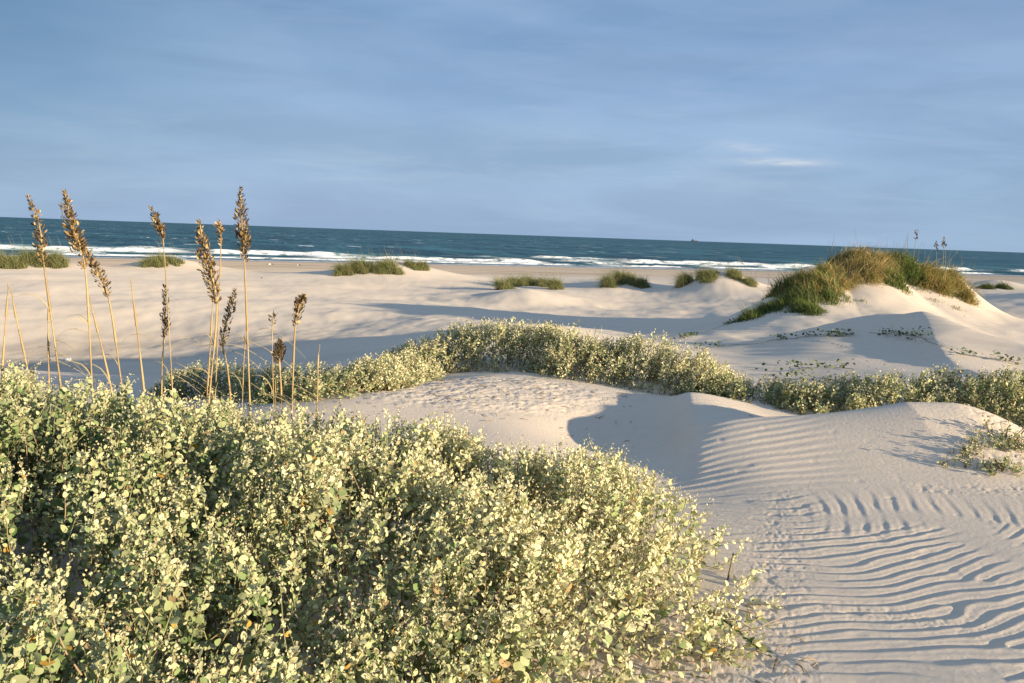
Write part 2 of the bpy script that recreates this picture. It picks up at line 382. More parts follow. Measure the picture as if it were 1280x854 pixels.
    out[m] = out_m; pit[m] = rough * pit_m
    return out, pit

# ------------------------------------------------------------------ materials
def new_mat(name):
    m = bpy.data.materials.new(name); m.use_nodes = True; t = NT(m.node_tree); t.n.clear()
    out = t.n.new('ShaderNodeOutputMaterial'); return m, t, out

def sand_material():
    m, t, out = new_mat('dune_sand')
    tc = t.n.new('ShaderNodeTexCoord'); P = tc.outputs['Object']
    n1 = t.noise(P, 0.35, 5); n2 = t.noise(P, 9, 5, 0.6); n3 = t.noise(P, 260, 3, 0.7)
    base = t.mix(n1, (0.69, 0.575, 0.460, 1), (0.78, 0.655, 0.53, 1))
    base = t.mix(t.math('MULTIPLY', t.ramp(n2, [(0.4, (0, 0, 0)), (0.75, (1, 1, 1))]), 0.22), base, (0.56, 0.46, 0.37, 1))
    base = t.mix(t.math('MULTIPLY', t.ramp(n3, [(0.50, (0, 0, 0)), (0.72, (1, 1, 1))]), 0.38), base, (0.36, 0.29, 0.23, 1))
    base = t.mix(t.math('MULTIPLY', t.ramp(t.noise(t.mapping(P, (0.10, 0.16, 1)), 1.0, 6, 0.6), [(0.42, (0, 0, 0)), (0.66, (1, 1, 1))]), 0.35), base, (0.57, 0.475, 0.385, 1))
    aw = t.n.new('ShaderNodeAttribute'); aw.attribute_name = 'wet'
    ap = t.n.new('ShaderNodeAttribute'); ap.attribute_name = 'pit'
    al = t.n.new('ShaderNodeAttribute'); al.attribute_name = 'litter'
    st = t.noise(t.mapping(P, (0.045, 0.5, 1), (0, 0, -math.atan(KX))), 1.0, 6, 0.65)
    base = t.mix(t.math('MULTIPLY', al.outputs['Fac'], 0.5), base, (0.58, 0.42, 0.27, 1))
    wr = t.math('MULTIPLY', al.outputs['Fac'], t.ramp(st, [(0.48, (0, 0, 0)), (0.66, (1, 1, 1))]))
    base = t.mix(t.math('MULTIPLY', wr, 0.9), base, (0.26, 0.18, 0.11, 1))
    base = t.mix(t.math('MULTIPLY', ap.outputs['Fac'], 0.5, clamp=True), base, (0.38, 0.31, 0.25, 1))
    base = t.mix(aw.outputs['Fac'], base, (0.20, 0.155, 0.115, 1))  # wet sand tone, also carrying the painted shade of the left hollow
    b = t.n.new('ShaderNodeBsdfPrincipled'); t.link(base, b.inputs['Base Color'])
    b.inputs['Roughness'].default_value = 0.95; b.inputs['Specular IOR Level'].default_value = 0.15; b.inputs['Diffuse Roughness'].default_value = 0.15
    bp = t.n.new('ShaderNodeBump'); bp.inputs['Strength'].default_value = 0.55; bp.inputs['Distance'].default_value = 0.004
    hh = t.math('ADD', t.math('MULTIPLY', n3, 0.8), t.math('MULTIPLY', t.noise(P, 38, 4, 0.6), 1.6))
    t.link(hh, bp.inputs['Height']); t.link(bp.outputs[0], b.inputs['Normal'])
    t.link(b.outputs[0], out.inputs[0]); return m

def plant_material(name, trans=0.3, rough=0.6, sheen=0.0, vary=0.15):
    m, t, out = new_mat(name)
    a = t.n.new('ShaderNodeAttribute'); a.attribute_name = 'Col'
    tc = t.n.new('ShaderNodeTexCoord'); n = t.noise(tc.outputs['Object'], 35, 3)
    c = t.mix(t.math('MULTIPLY', n, vary * 2), a.outputs['Color'], (0.06, 0.06, 0.025, 1))
    d = t.n.new('ShaderNodeBsdfPrincipled'); t.link(c, d.inputs['Base Color'])
    d.inputs['Roughness'].default_value = rough; d.inputs['Specular IOR Level'].default_value = 0.25
    if sheen: d.inputs['Sheen Weight'].default_value = sheen
    tr = t.n.new('ShaderNodeBsdfTranslucent'); t.link(t.mix(1.0, c, (1.0, 1.0, 0.55, 1), 'MULTIPLY'), tr.inputs[0])
    mx = t.n.new('ShaderNodeMixShader'); mx.inputs[0].default_value = trans
    t.link(d.outputs[0], mx.inputs[1]); t.link(tr.outputs[0], mx.inputs[2]); t.link(mx.outputs[0], out.inputs[0]); return m

MAT_SAND = sand_material()
MAT_LEAF = plant_material('silvery_leaf', 0.22, 0.65, 0.0, 0.12)
MAT_GRASS = plant_material('dune_grass', 0.25, 0.6)
MAT_STRAW = plant_material('dry_straw', 0.12, 0.6, 0.0, 0.2)
MAT_WOOD = plant_material('woody_stem', 0.0, 0.85)

# ------------------------------------------------------------------ ground sheet
rad = [0.25]
while rad[-1] < 30000:
    r_ = rad[-1]
    if r_ < 2.2: s_ = 0.035
    elif r_ < 6.2: s_ = 0.0115
    elif r_ < 9: s_ = 0.0022 * r_
    elif r_ < 32: s_ = 0.0042 * r_
    elif r_ < 230: s_ = 0.010 * r_
    else: s_ = 0.10 * r_
    rad.append(r_ + s_)
rad = np.array(rad)
ang = np.concatenate([np.linspace(-R(46), R(46), 1100), np.linspace(R(46), R(314), 91)[1:-1]])
na, nr = len(ang), len(rad)
gx = rad[:, None] * np.sin(ang)[None]; gy = rad[:, None] * np.cos(ang)[None]
gz = Hbase(gx, gy); dz, pit = detail(gx, gy); gz = gz + dz
s_ = shore(gx, gy)
damp_shade = np.exp(-((gx + 13) / 7) ** 2 - ((gy - 24) / 5.5) ** 2) * sstep(-0.5, 0.35, fbm(gx * 0.12, gy * 0.5, 83, 4) + 0.25)  # darkens the left hollow: part damp sand, part painted shadow
wet = sstep(-19, -5, s_ + 3 * fbm(gx * 0.05, gy * 0.05, 81, 3)) * 0.9
wet = np.maximum(wet, 0.55 * damp_shade)
lit = sstep(-62, -45, s_) * sstep(-6, -14, s_)
Vg = np.stack([gx, gy, gz], -1).reshape(-1, 3)
i = np.arange(nr - 1)[:, None] * na; j = np.arange(na)[None]; j2 = (j + 1) % na
Qg = np.stack([i + j, i + na + j, i + na + j2, i + j2], -1).reshape(-1, 4)[:, ::-1]
c0 = len(Vg); Vg = np.vstack([Vg, [[0, 0, H1(0, 0.05)]]])
Tg = np.stack([np.full(na, c0), (np.arange(na) + 1) % na, np.arange(na)], -1)
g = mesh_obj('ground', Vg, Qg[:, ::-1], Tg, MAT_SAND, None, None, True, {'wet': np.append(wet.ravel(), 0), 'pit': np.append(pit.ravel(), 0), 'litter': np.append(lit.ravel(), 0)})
tag(g, 'pale beige dune sand with wind ripples running down to the beach', kind='structure')

# ------------------------------------------------------------------ sea
ca, sa = math.cos(math.atan(KX)), math.sin(math.atan(KX))
ss = np.concatenate([np.arange(-4, 62, 0.28), np.arange(62, 300, 3.5), 300 * 1.16 ** np.arange(0, 33)])
tt = np.concatenate([-(220 * 1.22 ** np.arange(26, 0, -1)), np.arange(-220, 260, 0.85), 260 * 1.22 ** np.arange(1, 26)])
S, T = np.meshgrid(ss, tt, indexing='ij')
sx_, sy_ = T * ca - S * sa, 134.0 + T * sa + S * ca
z = 0.02 + 0 * S; foam = 0 * S
calm = sstep(420, 250, np.abs(T))
def breaker(s0, h, wfront, wback, seed, thr, foamw):
    global z, foam
    c = s0 + 3.5 * fbm(T * 0.018, T * 0 + 1.5, seed, 3) + 0.5 * fbm(T * 0.15, T * 0, seed + 3, 2)
    a = sstep(thr, thr + 0.22, vnoise(T * 0.028 + 5.3, T * 0 + seed * 1.7, seed + 5) * 0.6 + 0.4 * vnoise(T * 0.12, T * 0 + 2.2, seed + 6))
    d = S - c
    hh = h * (0.35 + 0.65 * a) * (0.75 + 0.5 * vnoise(T * 0.35, S * 0.3, seed + 8))
    z = z + calm * hh * np.where(d < 0, np.exp(-(d / wfront) ** 2), np.exp(-(d / wback) ** 2))
    f = a * np.where(d < 0, sstep(-foamw, -foamw * 0.35, d), sstep(0.9, 0.0, d)) 
    foam = np.maximum(foam, f * calm)
breaker(28, 0.75, 1.0, 4.5, 101, 0.30, 3.6)
breaker(17, 0.50, 0.8, 3.0, 111, 0.36, 3.2)
breaker(7.5, 0.26, 0.5, 1.8, 121, 0.28, 2.4)
breaker(43, 0.60, 1.3, 4.5, 131, 0.56, 2.2)
edge = sstep(3.2, 1.0, np.abs(S - 0.6 - 1.6 * fbm(T * 0.05, T * 0, 141, 3))) * 0.85
foam = np.maximum(foam, edge * calm)
z = z + calm * 0.07 * fbm(T * 0.10, S * 0.45, 151, 3) * sstep(2, 12, S) * sstep(300, 60, S)
i = np.arange(len(ss) - 1)[:, None] * len(tt); j = np.arange(len(tt) - 1)[None]
Qs = np.stack([i + j, i + j + 1, i + len(tt) + j + 1, i + len(tt) + j], -1).reshape(-1, 4)

def sea_material():
    m, t, out = new_mat('sea_water')
    tc = t.n.new('ShaderNodeTexCoord'); P = t.mapping(tc.outputs['Object'], (1, 1, 1), (0, 0, -math.atan(KX)))
    af = t.n.new('ShaderNodeAttribute'); af.attribute_name = 'foam'
    w1 = t.noise(t.mapping(P, (0.05, 0.018, 1)), 1.0, 7, 0.60)
    w2 = t.noise(t.mapping(P, (0.26, 0.050, 1)), 1.0, 5, 0.62)
    w3 = t.noise(t.mapping(P, (0.0035, 0.009, 1)), 1.0, 3, 0.5)
    col = t.mix(t.ramp(w1, [(0.40, (0, 0, 0)), (0.60, (1, 1, 1))]), (0.012, 0.056, 0.076, 1), (0.066, 0.195, 0.215, 1))
    col = t.mix(t.math('MULTIPLY', t.ramp(w3, [(0.38, (0, 0, 0)), (0.62, (1, 1, 1))]), 0.5), col, (0.012, 0.055, 0.085, 1))
    col = t.mix(t.math('MULTIPLY', t.ramp(w2, [(0.47, (0, 0, 0)), (0.66, (1, 1, 1))]), 0.55), col, (0.10, 0.20, 0.235, 1))
    b = t.n.new('ShaderNodeBsdfPrincipled'); t.link(col, b.inputs['Base Color'])
    b.inputs['Roughness'].default_value = 0.5; b.inputs['IOR'].default_value = 1.33; b.inputs['Specular IOR Level'].default_value = 0.13
    bp = t.n.new('ShaderNodeBump'); bp.inputs['Strength'].default_value = 1.0; bp.inputs['Distance'].default_value = 0.9
    t.link(t.math('ADD', w2, t.math('MULTIPLY', w1, 1.6)), bp.inputs['Height']); t.link(bp.outputs[0], b.inputs['Normal'])
    fo = t.n.new('ShaderNodeBsdfDiffuse'); fo.inputs[0].default_value = (0.80, 0.82, 0.83, 1)
    fn = t.noise(t.mapping(P, (0.5, 0.9, 1.5)), 1.0, 5, 0.7)
    f = t.math('MULTIPLY', af.outputs['Fac'], t.ramp(fn, [(0.36, (0.03, 0.03, 0.03)), (0.52, (1, 1, 1))]))
    # scattered whitecaps
    cap = t.noise(t.mapping(P, (0.14, 0.035, 1), (0, 0, 0), (7.7, 2.1, 0)), 1.0, 3, 0.6)
    cap2 = t.noise(t.mapping(P, (0.008, 0.012, 1)), 1.0, 2, 0.5)
    cp = t.math('MULTIPLY', t.ramp(cap, [(0.645, (0, 0, 0)), (0.67, (0.85, 0.85, 0.85))]), t.ramp(cap2, [(0.40, (0, 0, 0)), (0.55, (1, 1, 1))]))
    f = t.math('MAXIMUM', f, cp)
    mx = t.n.new('ShaderNodeMixShader'); t.link(f, mx.inputs[0]); t.link(b.outputs[0], mx.inputs[1]); t.link(fo.outputs[0], mx.inputs[2])
    t.link(mx.outputs[0], out.inputs[0]); return m
sea = mesh_obj('water', np.stack([sx_, sy_, z], -1), Qs, None, sea_material(), None, None, True, {'foam': foam})
tag(sea, 'dark teal sea with lines of white surf breaking along the beach', kind='structure')

# ------------------------------------------------------------------ shrubs
def canopy(lobes, x, y, seed):
    h = np.zeros_like(x)
    for cx, cy, rx, ry, hh in lobes:
        d = np.sqrt(((x - cx) / rx) ** 2 + ((y - cy) / ry) ** 2) + 0.13 * fbm(x * 1.7, y * 1.7, seed, 3)
        h = np.maximum(h, hh * np.clip(1 - np.maximum(d, 0) ** 2.6, 0, 1) ** 0.6)
    return h

def leaf_template(lod):
    if lod == 0:
        rows = [(.08, .20, .02), (.28, .40, .06), (.58, .42, .03), (.85, .24, -.04)]; V = [[0, 0, 0]]
        for a, w, h in rows: V += [[a, -w, h], [a, 0, h - .05], [a, w, h]]
        V = np.array(V + [[1, 0, -.13]], float); Q = []
        for r in range(3): b = 1 + 3 * r; Q += [[b + 1, b, b + 3, b + 4], [b + 2, b + 1, b + 4, b + 5]]
        T = [[0, 1, 2], [0, 2, 3], [11, 10, 13], [12, 11, 13]]
    else:
        V = np.array([[0, 0, 0], [.4, -.36, .04], [1, 0, -.1], [.4, .36, .04]], float); Q = [[0, 1, 2, 3]]; T = []
    return V, np.array(Q, int), np.array(T, int).reshape(-1, 3)

def place_leaves(B, D, N, L, Wd, lod):
    """base points, directions, normals, lengths, widths -> vertices and faces"""
    V, Q, T = leaf_template(lod); D = norm(D); N = norm(N - D * np.sum(N * D, -1, keepdims=True)); S = np.cross(N, D)
    P = B[:, None] + (V[None, :, 0:1] * L[:, None, None]) * D[:, None] + (V[None, :, 1:2] * Wd[:, None, None]) * S[:, None] + (V[None, :, 2:3] * L[:, None, None]) * N[:, None]
    k = np.arange(len(B))[:, None, None] * len(V)
    return P.reshape(-1, 3), (Q[None] + k).reshape(-1, 4), (T[None] + k).reshape(-1, 3) if len(T) else np.zeros((0, 3), int), len(V)

def shrub(name, label, lobes, dens, seed, leaf=0.030, K=15, lod=0, shoot=(0.20, 0.36), pale=0.5, lean=(0.25, -0.15), cat='shrub', group=None, keep=None, extra=None, sticks=60, dark=1.0):
    rg = np.random.default_rng(seed)
    lb = np.array(lobes); x0, x1 = (lb[:, 0] - lb[:, 2] * 1.1).min(), (lb[:, 0] + lb[:, 2] * 1.1).max(); y0, y1 = (lb[:, 1] - lb[:, 3] * 1.1).min(), (lb[:, 1] + lb[:, 3] * 1.1).max()
    n = int(dens * (x1 - x0) * (y1 - y0)); x = rg.uniform(x0, x1, n); y = rg.uniform(y0, y1, n)
    ch = canopy(lobes, x, y, seed); ok = ch > 0.03
    gap = fbm(x * 2.6, y * 2.6, seed + 40, 3)
    ok &= (gap > (-0.12 if not lod else -0.24) - 0.14 * sstep(-0.9, 0.3, x) * (not lod) + 0.25 * rg.uniform(-1, 1, n)) | (rg.uniform(size=n) < 0.25)
    if keep is not None: ok &= keep(x, y, rg)
    x, y, ch, gap = x[ok], y[ok], ch[ok], gap[ok]; n = len(x)
    e = 0.04
    gxn = (canopy(lobes, x + e, y, seed) - canopy(lobes, x - e, y, seed)) / (2 * e); gyn = (canopy(lobes, x, y + e, seed) - canopy(lobes, x, y - e, seed)) / (2 * e)
    out_dir = norm(np.stack([-np.clip(gxn, -2, 2), -np.clip(gyn, -2, 2), np.ones(n) * 0.9], -1))
    gz_ = Hbase(x, y)
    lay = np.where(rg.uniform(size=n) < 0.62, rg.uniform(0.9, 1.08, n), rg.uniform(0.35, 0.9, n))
    bump_h = 1 + 0.30 * fbm(x * 4.1, y * 4.1, seed + 3, 2) + (0.30 * fbm(x * 1.8, y * 1.8, seed + 4, 2) if lod else 0)
    tipz = gz_ + np.maximum(ch * lay * bump_h, 0.03)
    tip = np.stack([x, y, tipz], -1)
    Ls = rg.uniform(*shoot, n)
    dr = norm(out_dir * 0.8 + np.stack([np.full(n, lean[0]), np.full(n, lean[1]), np.full(n, 0.55)], -1) + rg.normal(0, 0.30, (n, 3)))
    base = tip - dr * Ls[:, None]; base[:, 2] = np.maximum(base[:, 2], gz_ - 0.02)
    bend = rg.normal(0, 0.10, (n, 3)) * Ls[:, None]
    # leaves
    kk = (np.arange(K) + rg.uniform(0, 0.8, (n, K))) / K
    t = 0.22 + 0.80 * kk
    pos = base[:, None] * (1 - t[..., None]) + tip[:, None] * t[..., None] + bend[:, None] * (t * (1 - t) * 4)[..., None]
    ax = norm(tip - base); a1 = norm(np.cross(ax, np.array([0.3, 0.5, 0.81]))); a2 = np.cross(ax, a1)
    phi = np.arange(K)[None] * 2.399 + rg.uniform(0, 6.28, (n, 1)) + rg.normal(0, 0.4, (n, K))
    rad_ = np.cos(phi)[..., None] * a1[:, None] + np.sin(phi)[..., None] * a2[:, None]
    open_ = np.clip(1.15 - 0.75 * t + rg.normal(0, 0.2, (n, K)), 0.12, 1.3)
    D = rad_ * open_[..., None] + ax[:, None] * (1.0 - 0.55 * open_)[..., None] + rg.normal(0, 0.18, (n, K, 3)); D[..., 2] -= 0.12
    D = norm(D)
    size = leaf * (1.12 - 0.62 * t ** 1.6) * rg.uniform(0.55, 1.35, (n, K)) * rg.uniform(0.7, 1.3, (n, 1))
    Nn = np.array([0, 0, 0.5]) + 0.7 * SUN + 0.5 * rad_ * (t[..., None]) + rg.normal(0, 0.45, (n, K, 3))
    Bp = pos + rad_ * (0.35 * size * open_)[..., None]
    if Bp.shape[0] == 0: return None
    flat = lambda a: a.reshape(-1, *a.shape[2:])
    # colours
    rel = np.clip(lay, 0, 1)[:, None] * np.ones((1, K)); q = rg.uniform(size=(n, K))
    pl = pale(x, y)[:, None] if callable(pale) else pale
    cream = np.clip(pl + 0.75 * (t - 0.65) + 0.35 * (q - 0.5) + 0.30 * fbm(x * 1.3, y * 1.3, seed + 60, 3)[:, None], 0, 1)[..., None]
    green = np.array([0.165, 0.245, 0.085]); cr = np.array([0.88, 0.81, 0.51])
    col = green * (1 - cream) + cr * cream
    col = col * (0.78 + 0.44 * rg.uniform(size=(n, K, 1))) * (0.32 + 0.68 * rel[..., None]) * dark  # lower, inner leaves dimmed: shade inside the bush put into the colour
    dk = rg.uniform(size=(n, K)) < 0.14; col[dk] *= np.array([0.45, 0.58, 0.42]); tan = rg.uniform(size=(n, K)) < 0.015; col[tan] = np.array([0.42, 0.30, 0.16])
    yel = rg.uniform(size=(n, K)) < 0.006; col[yel] = np.array([0.5, 0.30, 0.06])
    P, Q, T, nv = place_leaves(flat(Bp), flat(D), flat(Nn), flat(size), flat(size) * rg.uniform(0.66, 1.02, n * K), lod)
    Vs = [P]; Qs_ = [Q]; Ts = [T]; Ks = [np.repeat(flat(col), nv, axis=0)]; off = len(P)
    # pale bud clusters at the tips
    nb = 6 if lod == 0 else 3
    up_ = lay > 0.85; tb = tip[up_]; m = len(tb)
    bp = (tb[:, None] + ax[up_][:, None] * rg.uniform(0.0, 0.035, (m, nb, 1)) + rg.normal(0, 0.007, (m, nb, 3))).reshape(-1, 3)
    bs = rg.uniform(0.006, 0.011, m * nb) * (1 if lod == 0 else 1.9)
    P, Q, T, nv = place_leaves(bp, rg.normal(0, 1, (m * nb, 3)) + np.array([0, 0, 0.6]), rg.normal(0, 1, (m * nb, 3)), bs, bs * 1.1, 1)
    Vs.append(P); Qs_.append(Q + off); Ks.append(np.repeat(np.array([0.68, 0.60, 0.38]) * rg.uniform(0.75, 1.1, (m * nb, 1)), nv, axis=0)); off += len(P)
    root = empty(name, (float(lb[:, 0].mean()), float(lb[:, 1].mean()), H1(lb[:, 0].mean(), lb[:, 1].mean())))
    tag(root, label, cat, group)
    if extra: 
        for (EP, EQ, EK) in extra: Vs.append(EP); Qs_.append(EQ + off); Ks.append(EK); off += len(EP)
    mesh_obj('foliage', np.concatenate(Vs), np.concatenate(Qs_), np.concatenate(Ts), MAT_LEAF, root, np.concatenate(Ks), False)
    # shoots: thin three-sided stems
    k = 3; tts = np.linspace(0, 1, 4)
    sp = base[:, None] * (1 - tts[None, :, None]) + tip[:, None] * tts[None, :, None] + bend[:, None] * (tts * (1 - tts) * 4)[None, :, None]
    rr = np.linspace(0.0028, 0.0012, 4) * (1 if lod == 0 else 1.6); an = np.arange(k) * 2.094
    off3 = np.cos(an)[:, None] * a1[:, None] + np.sin(an)[:, None] * a2[:, None]
    V = sp[:, :, None] + rr[None, :, None, None] * off3[:, None]
    nn = 4 * k; bi = np.arange(n)[:, None, None] * nn; ii = np.arange(3)[None, :, None] * k; jj = np.arange(k)[None, None]; j2_ = (jj + 1) % k
    Q = np.stack([bi + ii + jj, bi + ii + j2_, bi + ii + k + j2_, bi + ii + k + jj], -1).reshape(-1, 4)
    sc_ = np.repeat(np.where(rg.uniform(size=(n, 1)) < 0.4, np.array([[0.36, 0.25, 0.15]]), np.array([[0.30, 0.29, 0.15]])), nn, axis=0)
    V = V.reshape(-1, 3)
    # woody branches that carry the shoots
    tb_ = Tubes(); pick = rg.choice(n, min(sticks, n), replace=False)
    for q_ in pick:
        c = lb[rg.integers(len(lb))]
        dist = np.hypot(lb[:, 0] - x[q_], lb[:, 1] - y[q_]); c = lb[dist.argmin()]
        fx = x[q_] + (c[0] - x[q_]) * rg.uniform(0.2, 0.5); fy = y[q_] + (c[1] - y[q_]) * rg.uniform(0.2, 0.5)
        f0 = np.array([fx, fy, H1(fx, fy) - 0.02]); md = (f0 + tip[q_]) / 2 + rg.normal(0, 0.03, 3) + np.array([0, 0, 0.03])
        tb_.tube(spline([f0, md, base[q_] * 0.4 + tip[q_] * 0.6], 7), np.linspace(0.006, 0.002, 7), 5, np.array([0.20, 0.14, 0.085]) * rg.uniform(0.7, 1.4))
    V2 = np.concatenate(tb_.V); Q2 = np.concatenate(tb_.Q); T2 = np.concatenate(tb_.T)
    mesh_obj('branches', np.concatenate([V, V2]), np.concatenate([Q, Q2 + len(V)]), T2 + len(V), MAT_WOOD, root, np.concatenate([sc_, np.concatenate(tb_.K)]), False)
    return root

FG = [(-2.9, 3.3, 2.6, 2.2, 0.74), (-0.95, 3.45, 1.55, 1.75, 0.60), (0.2, 3.75, 0.98, 0.95, 0.50), (0.55, 3.35, 0.55, 0.55, 0.30), (-2.0, 1.75, 1.9, 1.15, 0.66), (-0.45, 2.55, 0.85, 0.85, 0.46), (0.05, 2.9, 0.75, 0.6, 0.40), (0.84, 3.55, 0.40, 0.70, 0.24), (0.55, 3.0, 0.5, 0.45, 0.2), (0.45, 4.35, 0.6, 0.5, 0.42)]
def fgkeep(x, y, rg): # loose on its sunny right edge
    return (rg.uniform(size=len(x)) < np.where(x > 0.3, np.clip(1.0 - 1.15 * (x - 0.3), 0.16, 1), 1)) & (np.hypot(x, y) > 0.75)
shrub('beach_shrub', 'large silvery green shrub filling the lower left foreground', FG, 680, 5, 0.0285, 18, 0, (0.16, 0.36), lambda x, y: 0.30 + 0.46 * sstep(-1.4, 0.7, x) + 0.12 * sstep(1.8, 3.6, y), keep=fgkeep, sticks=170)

def belt(pts, ry, back=0.35, rx=0.42):
    """lobes along a front edge given as (u, v, height)"""
    L = []
    for q in pts:
        u, v, h = q[:3]; p = hit(u, v) if len(q) < 4 else W(u, v, q[3]); L.append((p[0], p[1] + back * ry, rx, ry, h))
    return L
def clumpy(x, y, rg): return rg.uniform(size=len(x)) < 0.55 + 0.5 * sstep(0.30, 0.50, vnoise(x * 2.0, y * 2.6, 91))
BG = 'silvery shrubs along the sand ridge'
shrub('beach_shrub', 'low green shrub patch behind the bases of the tall dry grass stalks', belt([(215, 505, .34), (260, 503, .42), (310, 503, .38), (355, 503, .32), (400, 501, .27), (440, 493, .28)], 0.55, 0.8, 0.48), 400, 21, 0.040, 11, 1, (0.14, 0.32), 0.46, group=BG, sticks=40, dark=0.95, keep=clumpy)
shrub('beach_shrub', 'long hedge-like shrub mass on the crest of the middle sand ridge', belt([(455, 490, .27), (480, 484, .32), (510, 475, .38), (550, 468, .48), (595, 464, .54), (640, 464, .56), (690, 467, .55), (740, 473, .52, 8.7), (785, 479, .48, 8.6), (825, 487, .44, 8.4), (862, 494, .38, 8.2), (893, 500, .30, 8.0)], 0.66, 0.75, 0.60), 640, 22, 0.039, 12, 1, (0.14, 0.30), 0.72, group=BG, sticks=60, keep=clumpy)
shrub('beach_shrub', 'sparse low green plants in the dip between the two shrub belts', belt([(905, 503, .24, 7.9), (940, 508, .22, 7.7), (975, 510, .24, 7.6), (1010, 513, .26, 7.45), (960, 492, .18), (1005, 497, .20)], 0.42, 0.5), 200, 23, 0.038, 10, 1, (0.10, 0.24), 0.40, group=BG, sticks=20, dark=0.9, keep=lambda x, y, rg: rg.uniform(size=len(x)) < 0.25 + 0.9 * sstep(0.42, 0.62, vnoise(x * 2.3, y * 2.3, 92)))
shrub('beach_shrub', 'dense leafy shrub belt behind the smooth sand ridge at right', belt([(1035, 518, .24, 7.25), (1080, 522, .30, 7.15), (1120, 527, .34, 7.1), (1160, 531, .36, 7.05), (1200, 536, .34, 7.0), (1240, 543, .36, 6.95), (1285, 548, .38, 6.9), (1335, 552, .36, 6.9)], 0.60, 0.75, 0.44), 520, 24, 0.040, 12, 1, (0.12, 0.26), 0.58, group=BG, sticks=50, keep=clumpy)
for k, (u, v, h, lab) in enumerate([(1200, 580, .09, 'dwarf sprig on sand, leftmost of the small ones at right'), (1226, 566, .10, 'dwarf sprig in the middle of the small ones on pitted sand'),
    (1250, 548, .12, 'dwarf sprig just in front of the right shrub belt'), (1252, 590, .09, 'tiny sprig lowest on the pitted sand at right'), (1272, 562, .14, 'tallest dwarf sprig close to the right edge')]):
    p = hit(u, v); shrub('sprig', lab, [(p[0], p[1], 0.17, 0.13, h)], 330, 250 + k, 0.030, 9, 1, (0.06, 0.13), 0.5, cat='sprig', group='dwarf sprigs on the pitted sand at right', sticks=4)

# ------------------------------------------------------------------ fallen leafy stem on the near sand
def sprig(pts, label, seed, leaf=0.03, lift=0.05):
    rg = np.random.default_rng(seed)
    P = np.array([hit(u, v) for u, v in pts]); P = spline(P, 16); P[:, 2] += lift * np.sin(np.linspace(0.25, 3.0, 16)) + 0.006
    root = empty('leafy_runner', P[0]); tag(root, label, 'plant')
    t = Tubes(); t.tube(P, np.linspace(0.006, 0.002, 16), 6, (0.16, 0.20, 0.07)); t.build('stem', MAT_WOOD, root)
    n = 34; k = rg.integers(2, 16, n); B = P[k] + rg.normal(0, 0.008, (n, 3)); D = rg.normal(0, 1, (n, 3)); D[:, 2] = np.abs(D[:, 2]) * 0.7
    L = rg.uniform(0.6, 1.2, n) * leaf; c = np.where(rg.uniform(size=(n, 1)) < 0.5, np.array([[0.42, 0.42, 0.16]]), np.array([[0.13, 0.22, 0.05]]))
    Vv, Q, T, nv = place_leaves(B, D, rg.normal(0, 0.5, (n, 3)) + np.array([0.2, 0, 0.9]), L, L * 0.8, 0)
    mesh_obj('leaves', Vv, Q, T, MAT_LEAF, root, np.repeat(c, nv, axis=0), False)
sprig([(862, 762), (888, 780), (915, 800), (940, 818), (958, 820)], 'single leafy stem trailing onto the near sand right of the big shrub', 3)

# ------------------------------------------------------------------ sea oats
def zz(a, b): return (a / 2.848, 220 + b / 2.847)

def spikelets(path, n, rmax, rg, dark, wind):
    """flat oval spikelets hanging round the top of the stalk"""
    m = len(path); t = rg.beta(1.1, 1.2, n); idx = t * (m - 1); i0 = np.minimum(idx.astype(int), m - 2); f = (idx - i0)[:, None]
    ctr = path[i0] * (1 - f) + path[i0 + 1] * f
    env = np.clip(np.minimum((1 - t) * 2.4 + 0.12, 1.0) * np.minimum(t * 3 + 0.45, 1), 0, 1)
    a = rg.uniform(0, 2 * math.pi, n); rr = rmax * env * np.sqrt(rg.uniform(0.02, 1, n))
    o = np.stack([np.cos(a) * rr, np.sin(a) * rr, -0.4 * rr], -1) + np.array(wind) * (rr * 0.5)[:, None]
    D = norm(np.stack([np.cos(a), np.sin(a), np.full(n, 0.3)], -1) * 0.55 + rg.normal(0, 0.35, (n, 3)) + np.array(wind) * 0.5 + np.array([0, 0, 0.75]))
    L = rg.uniform(0.015, 0.030, n) * (0.75 + 0.4 * env)
    N = rg.normal(0, 1, (n, 3)) + SUN * 0.3
    q = rg.uniform(size=(n, 1)); cA = np.array([0.34, 0.205, 0.085]); cB = np.array([0.075, 0.042, 0.016]); cC = np.array([0.58, 0.42, 0.19])
    pd = np.clip(dark, 0, 1)
    c = np.where(q < pd + 0.12, cB, np.where(q < pd + (1 - pd) * 0.72, cA, cC)) * rg.uniform(0.7, 1.25, (n, 1))
    return ctr + o, D, N, L, c

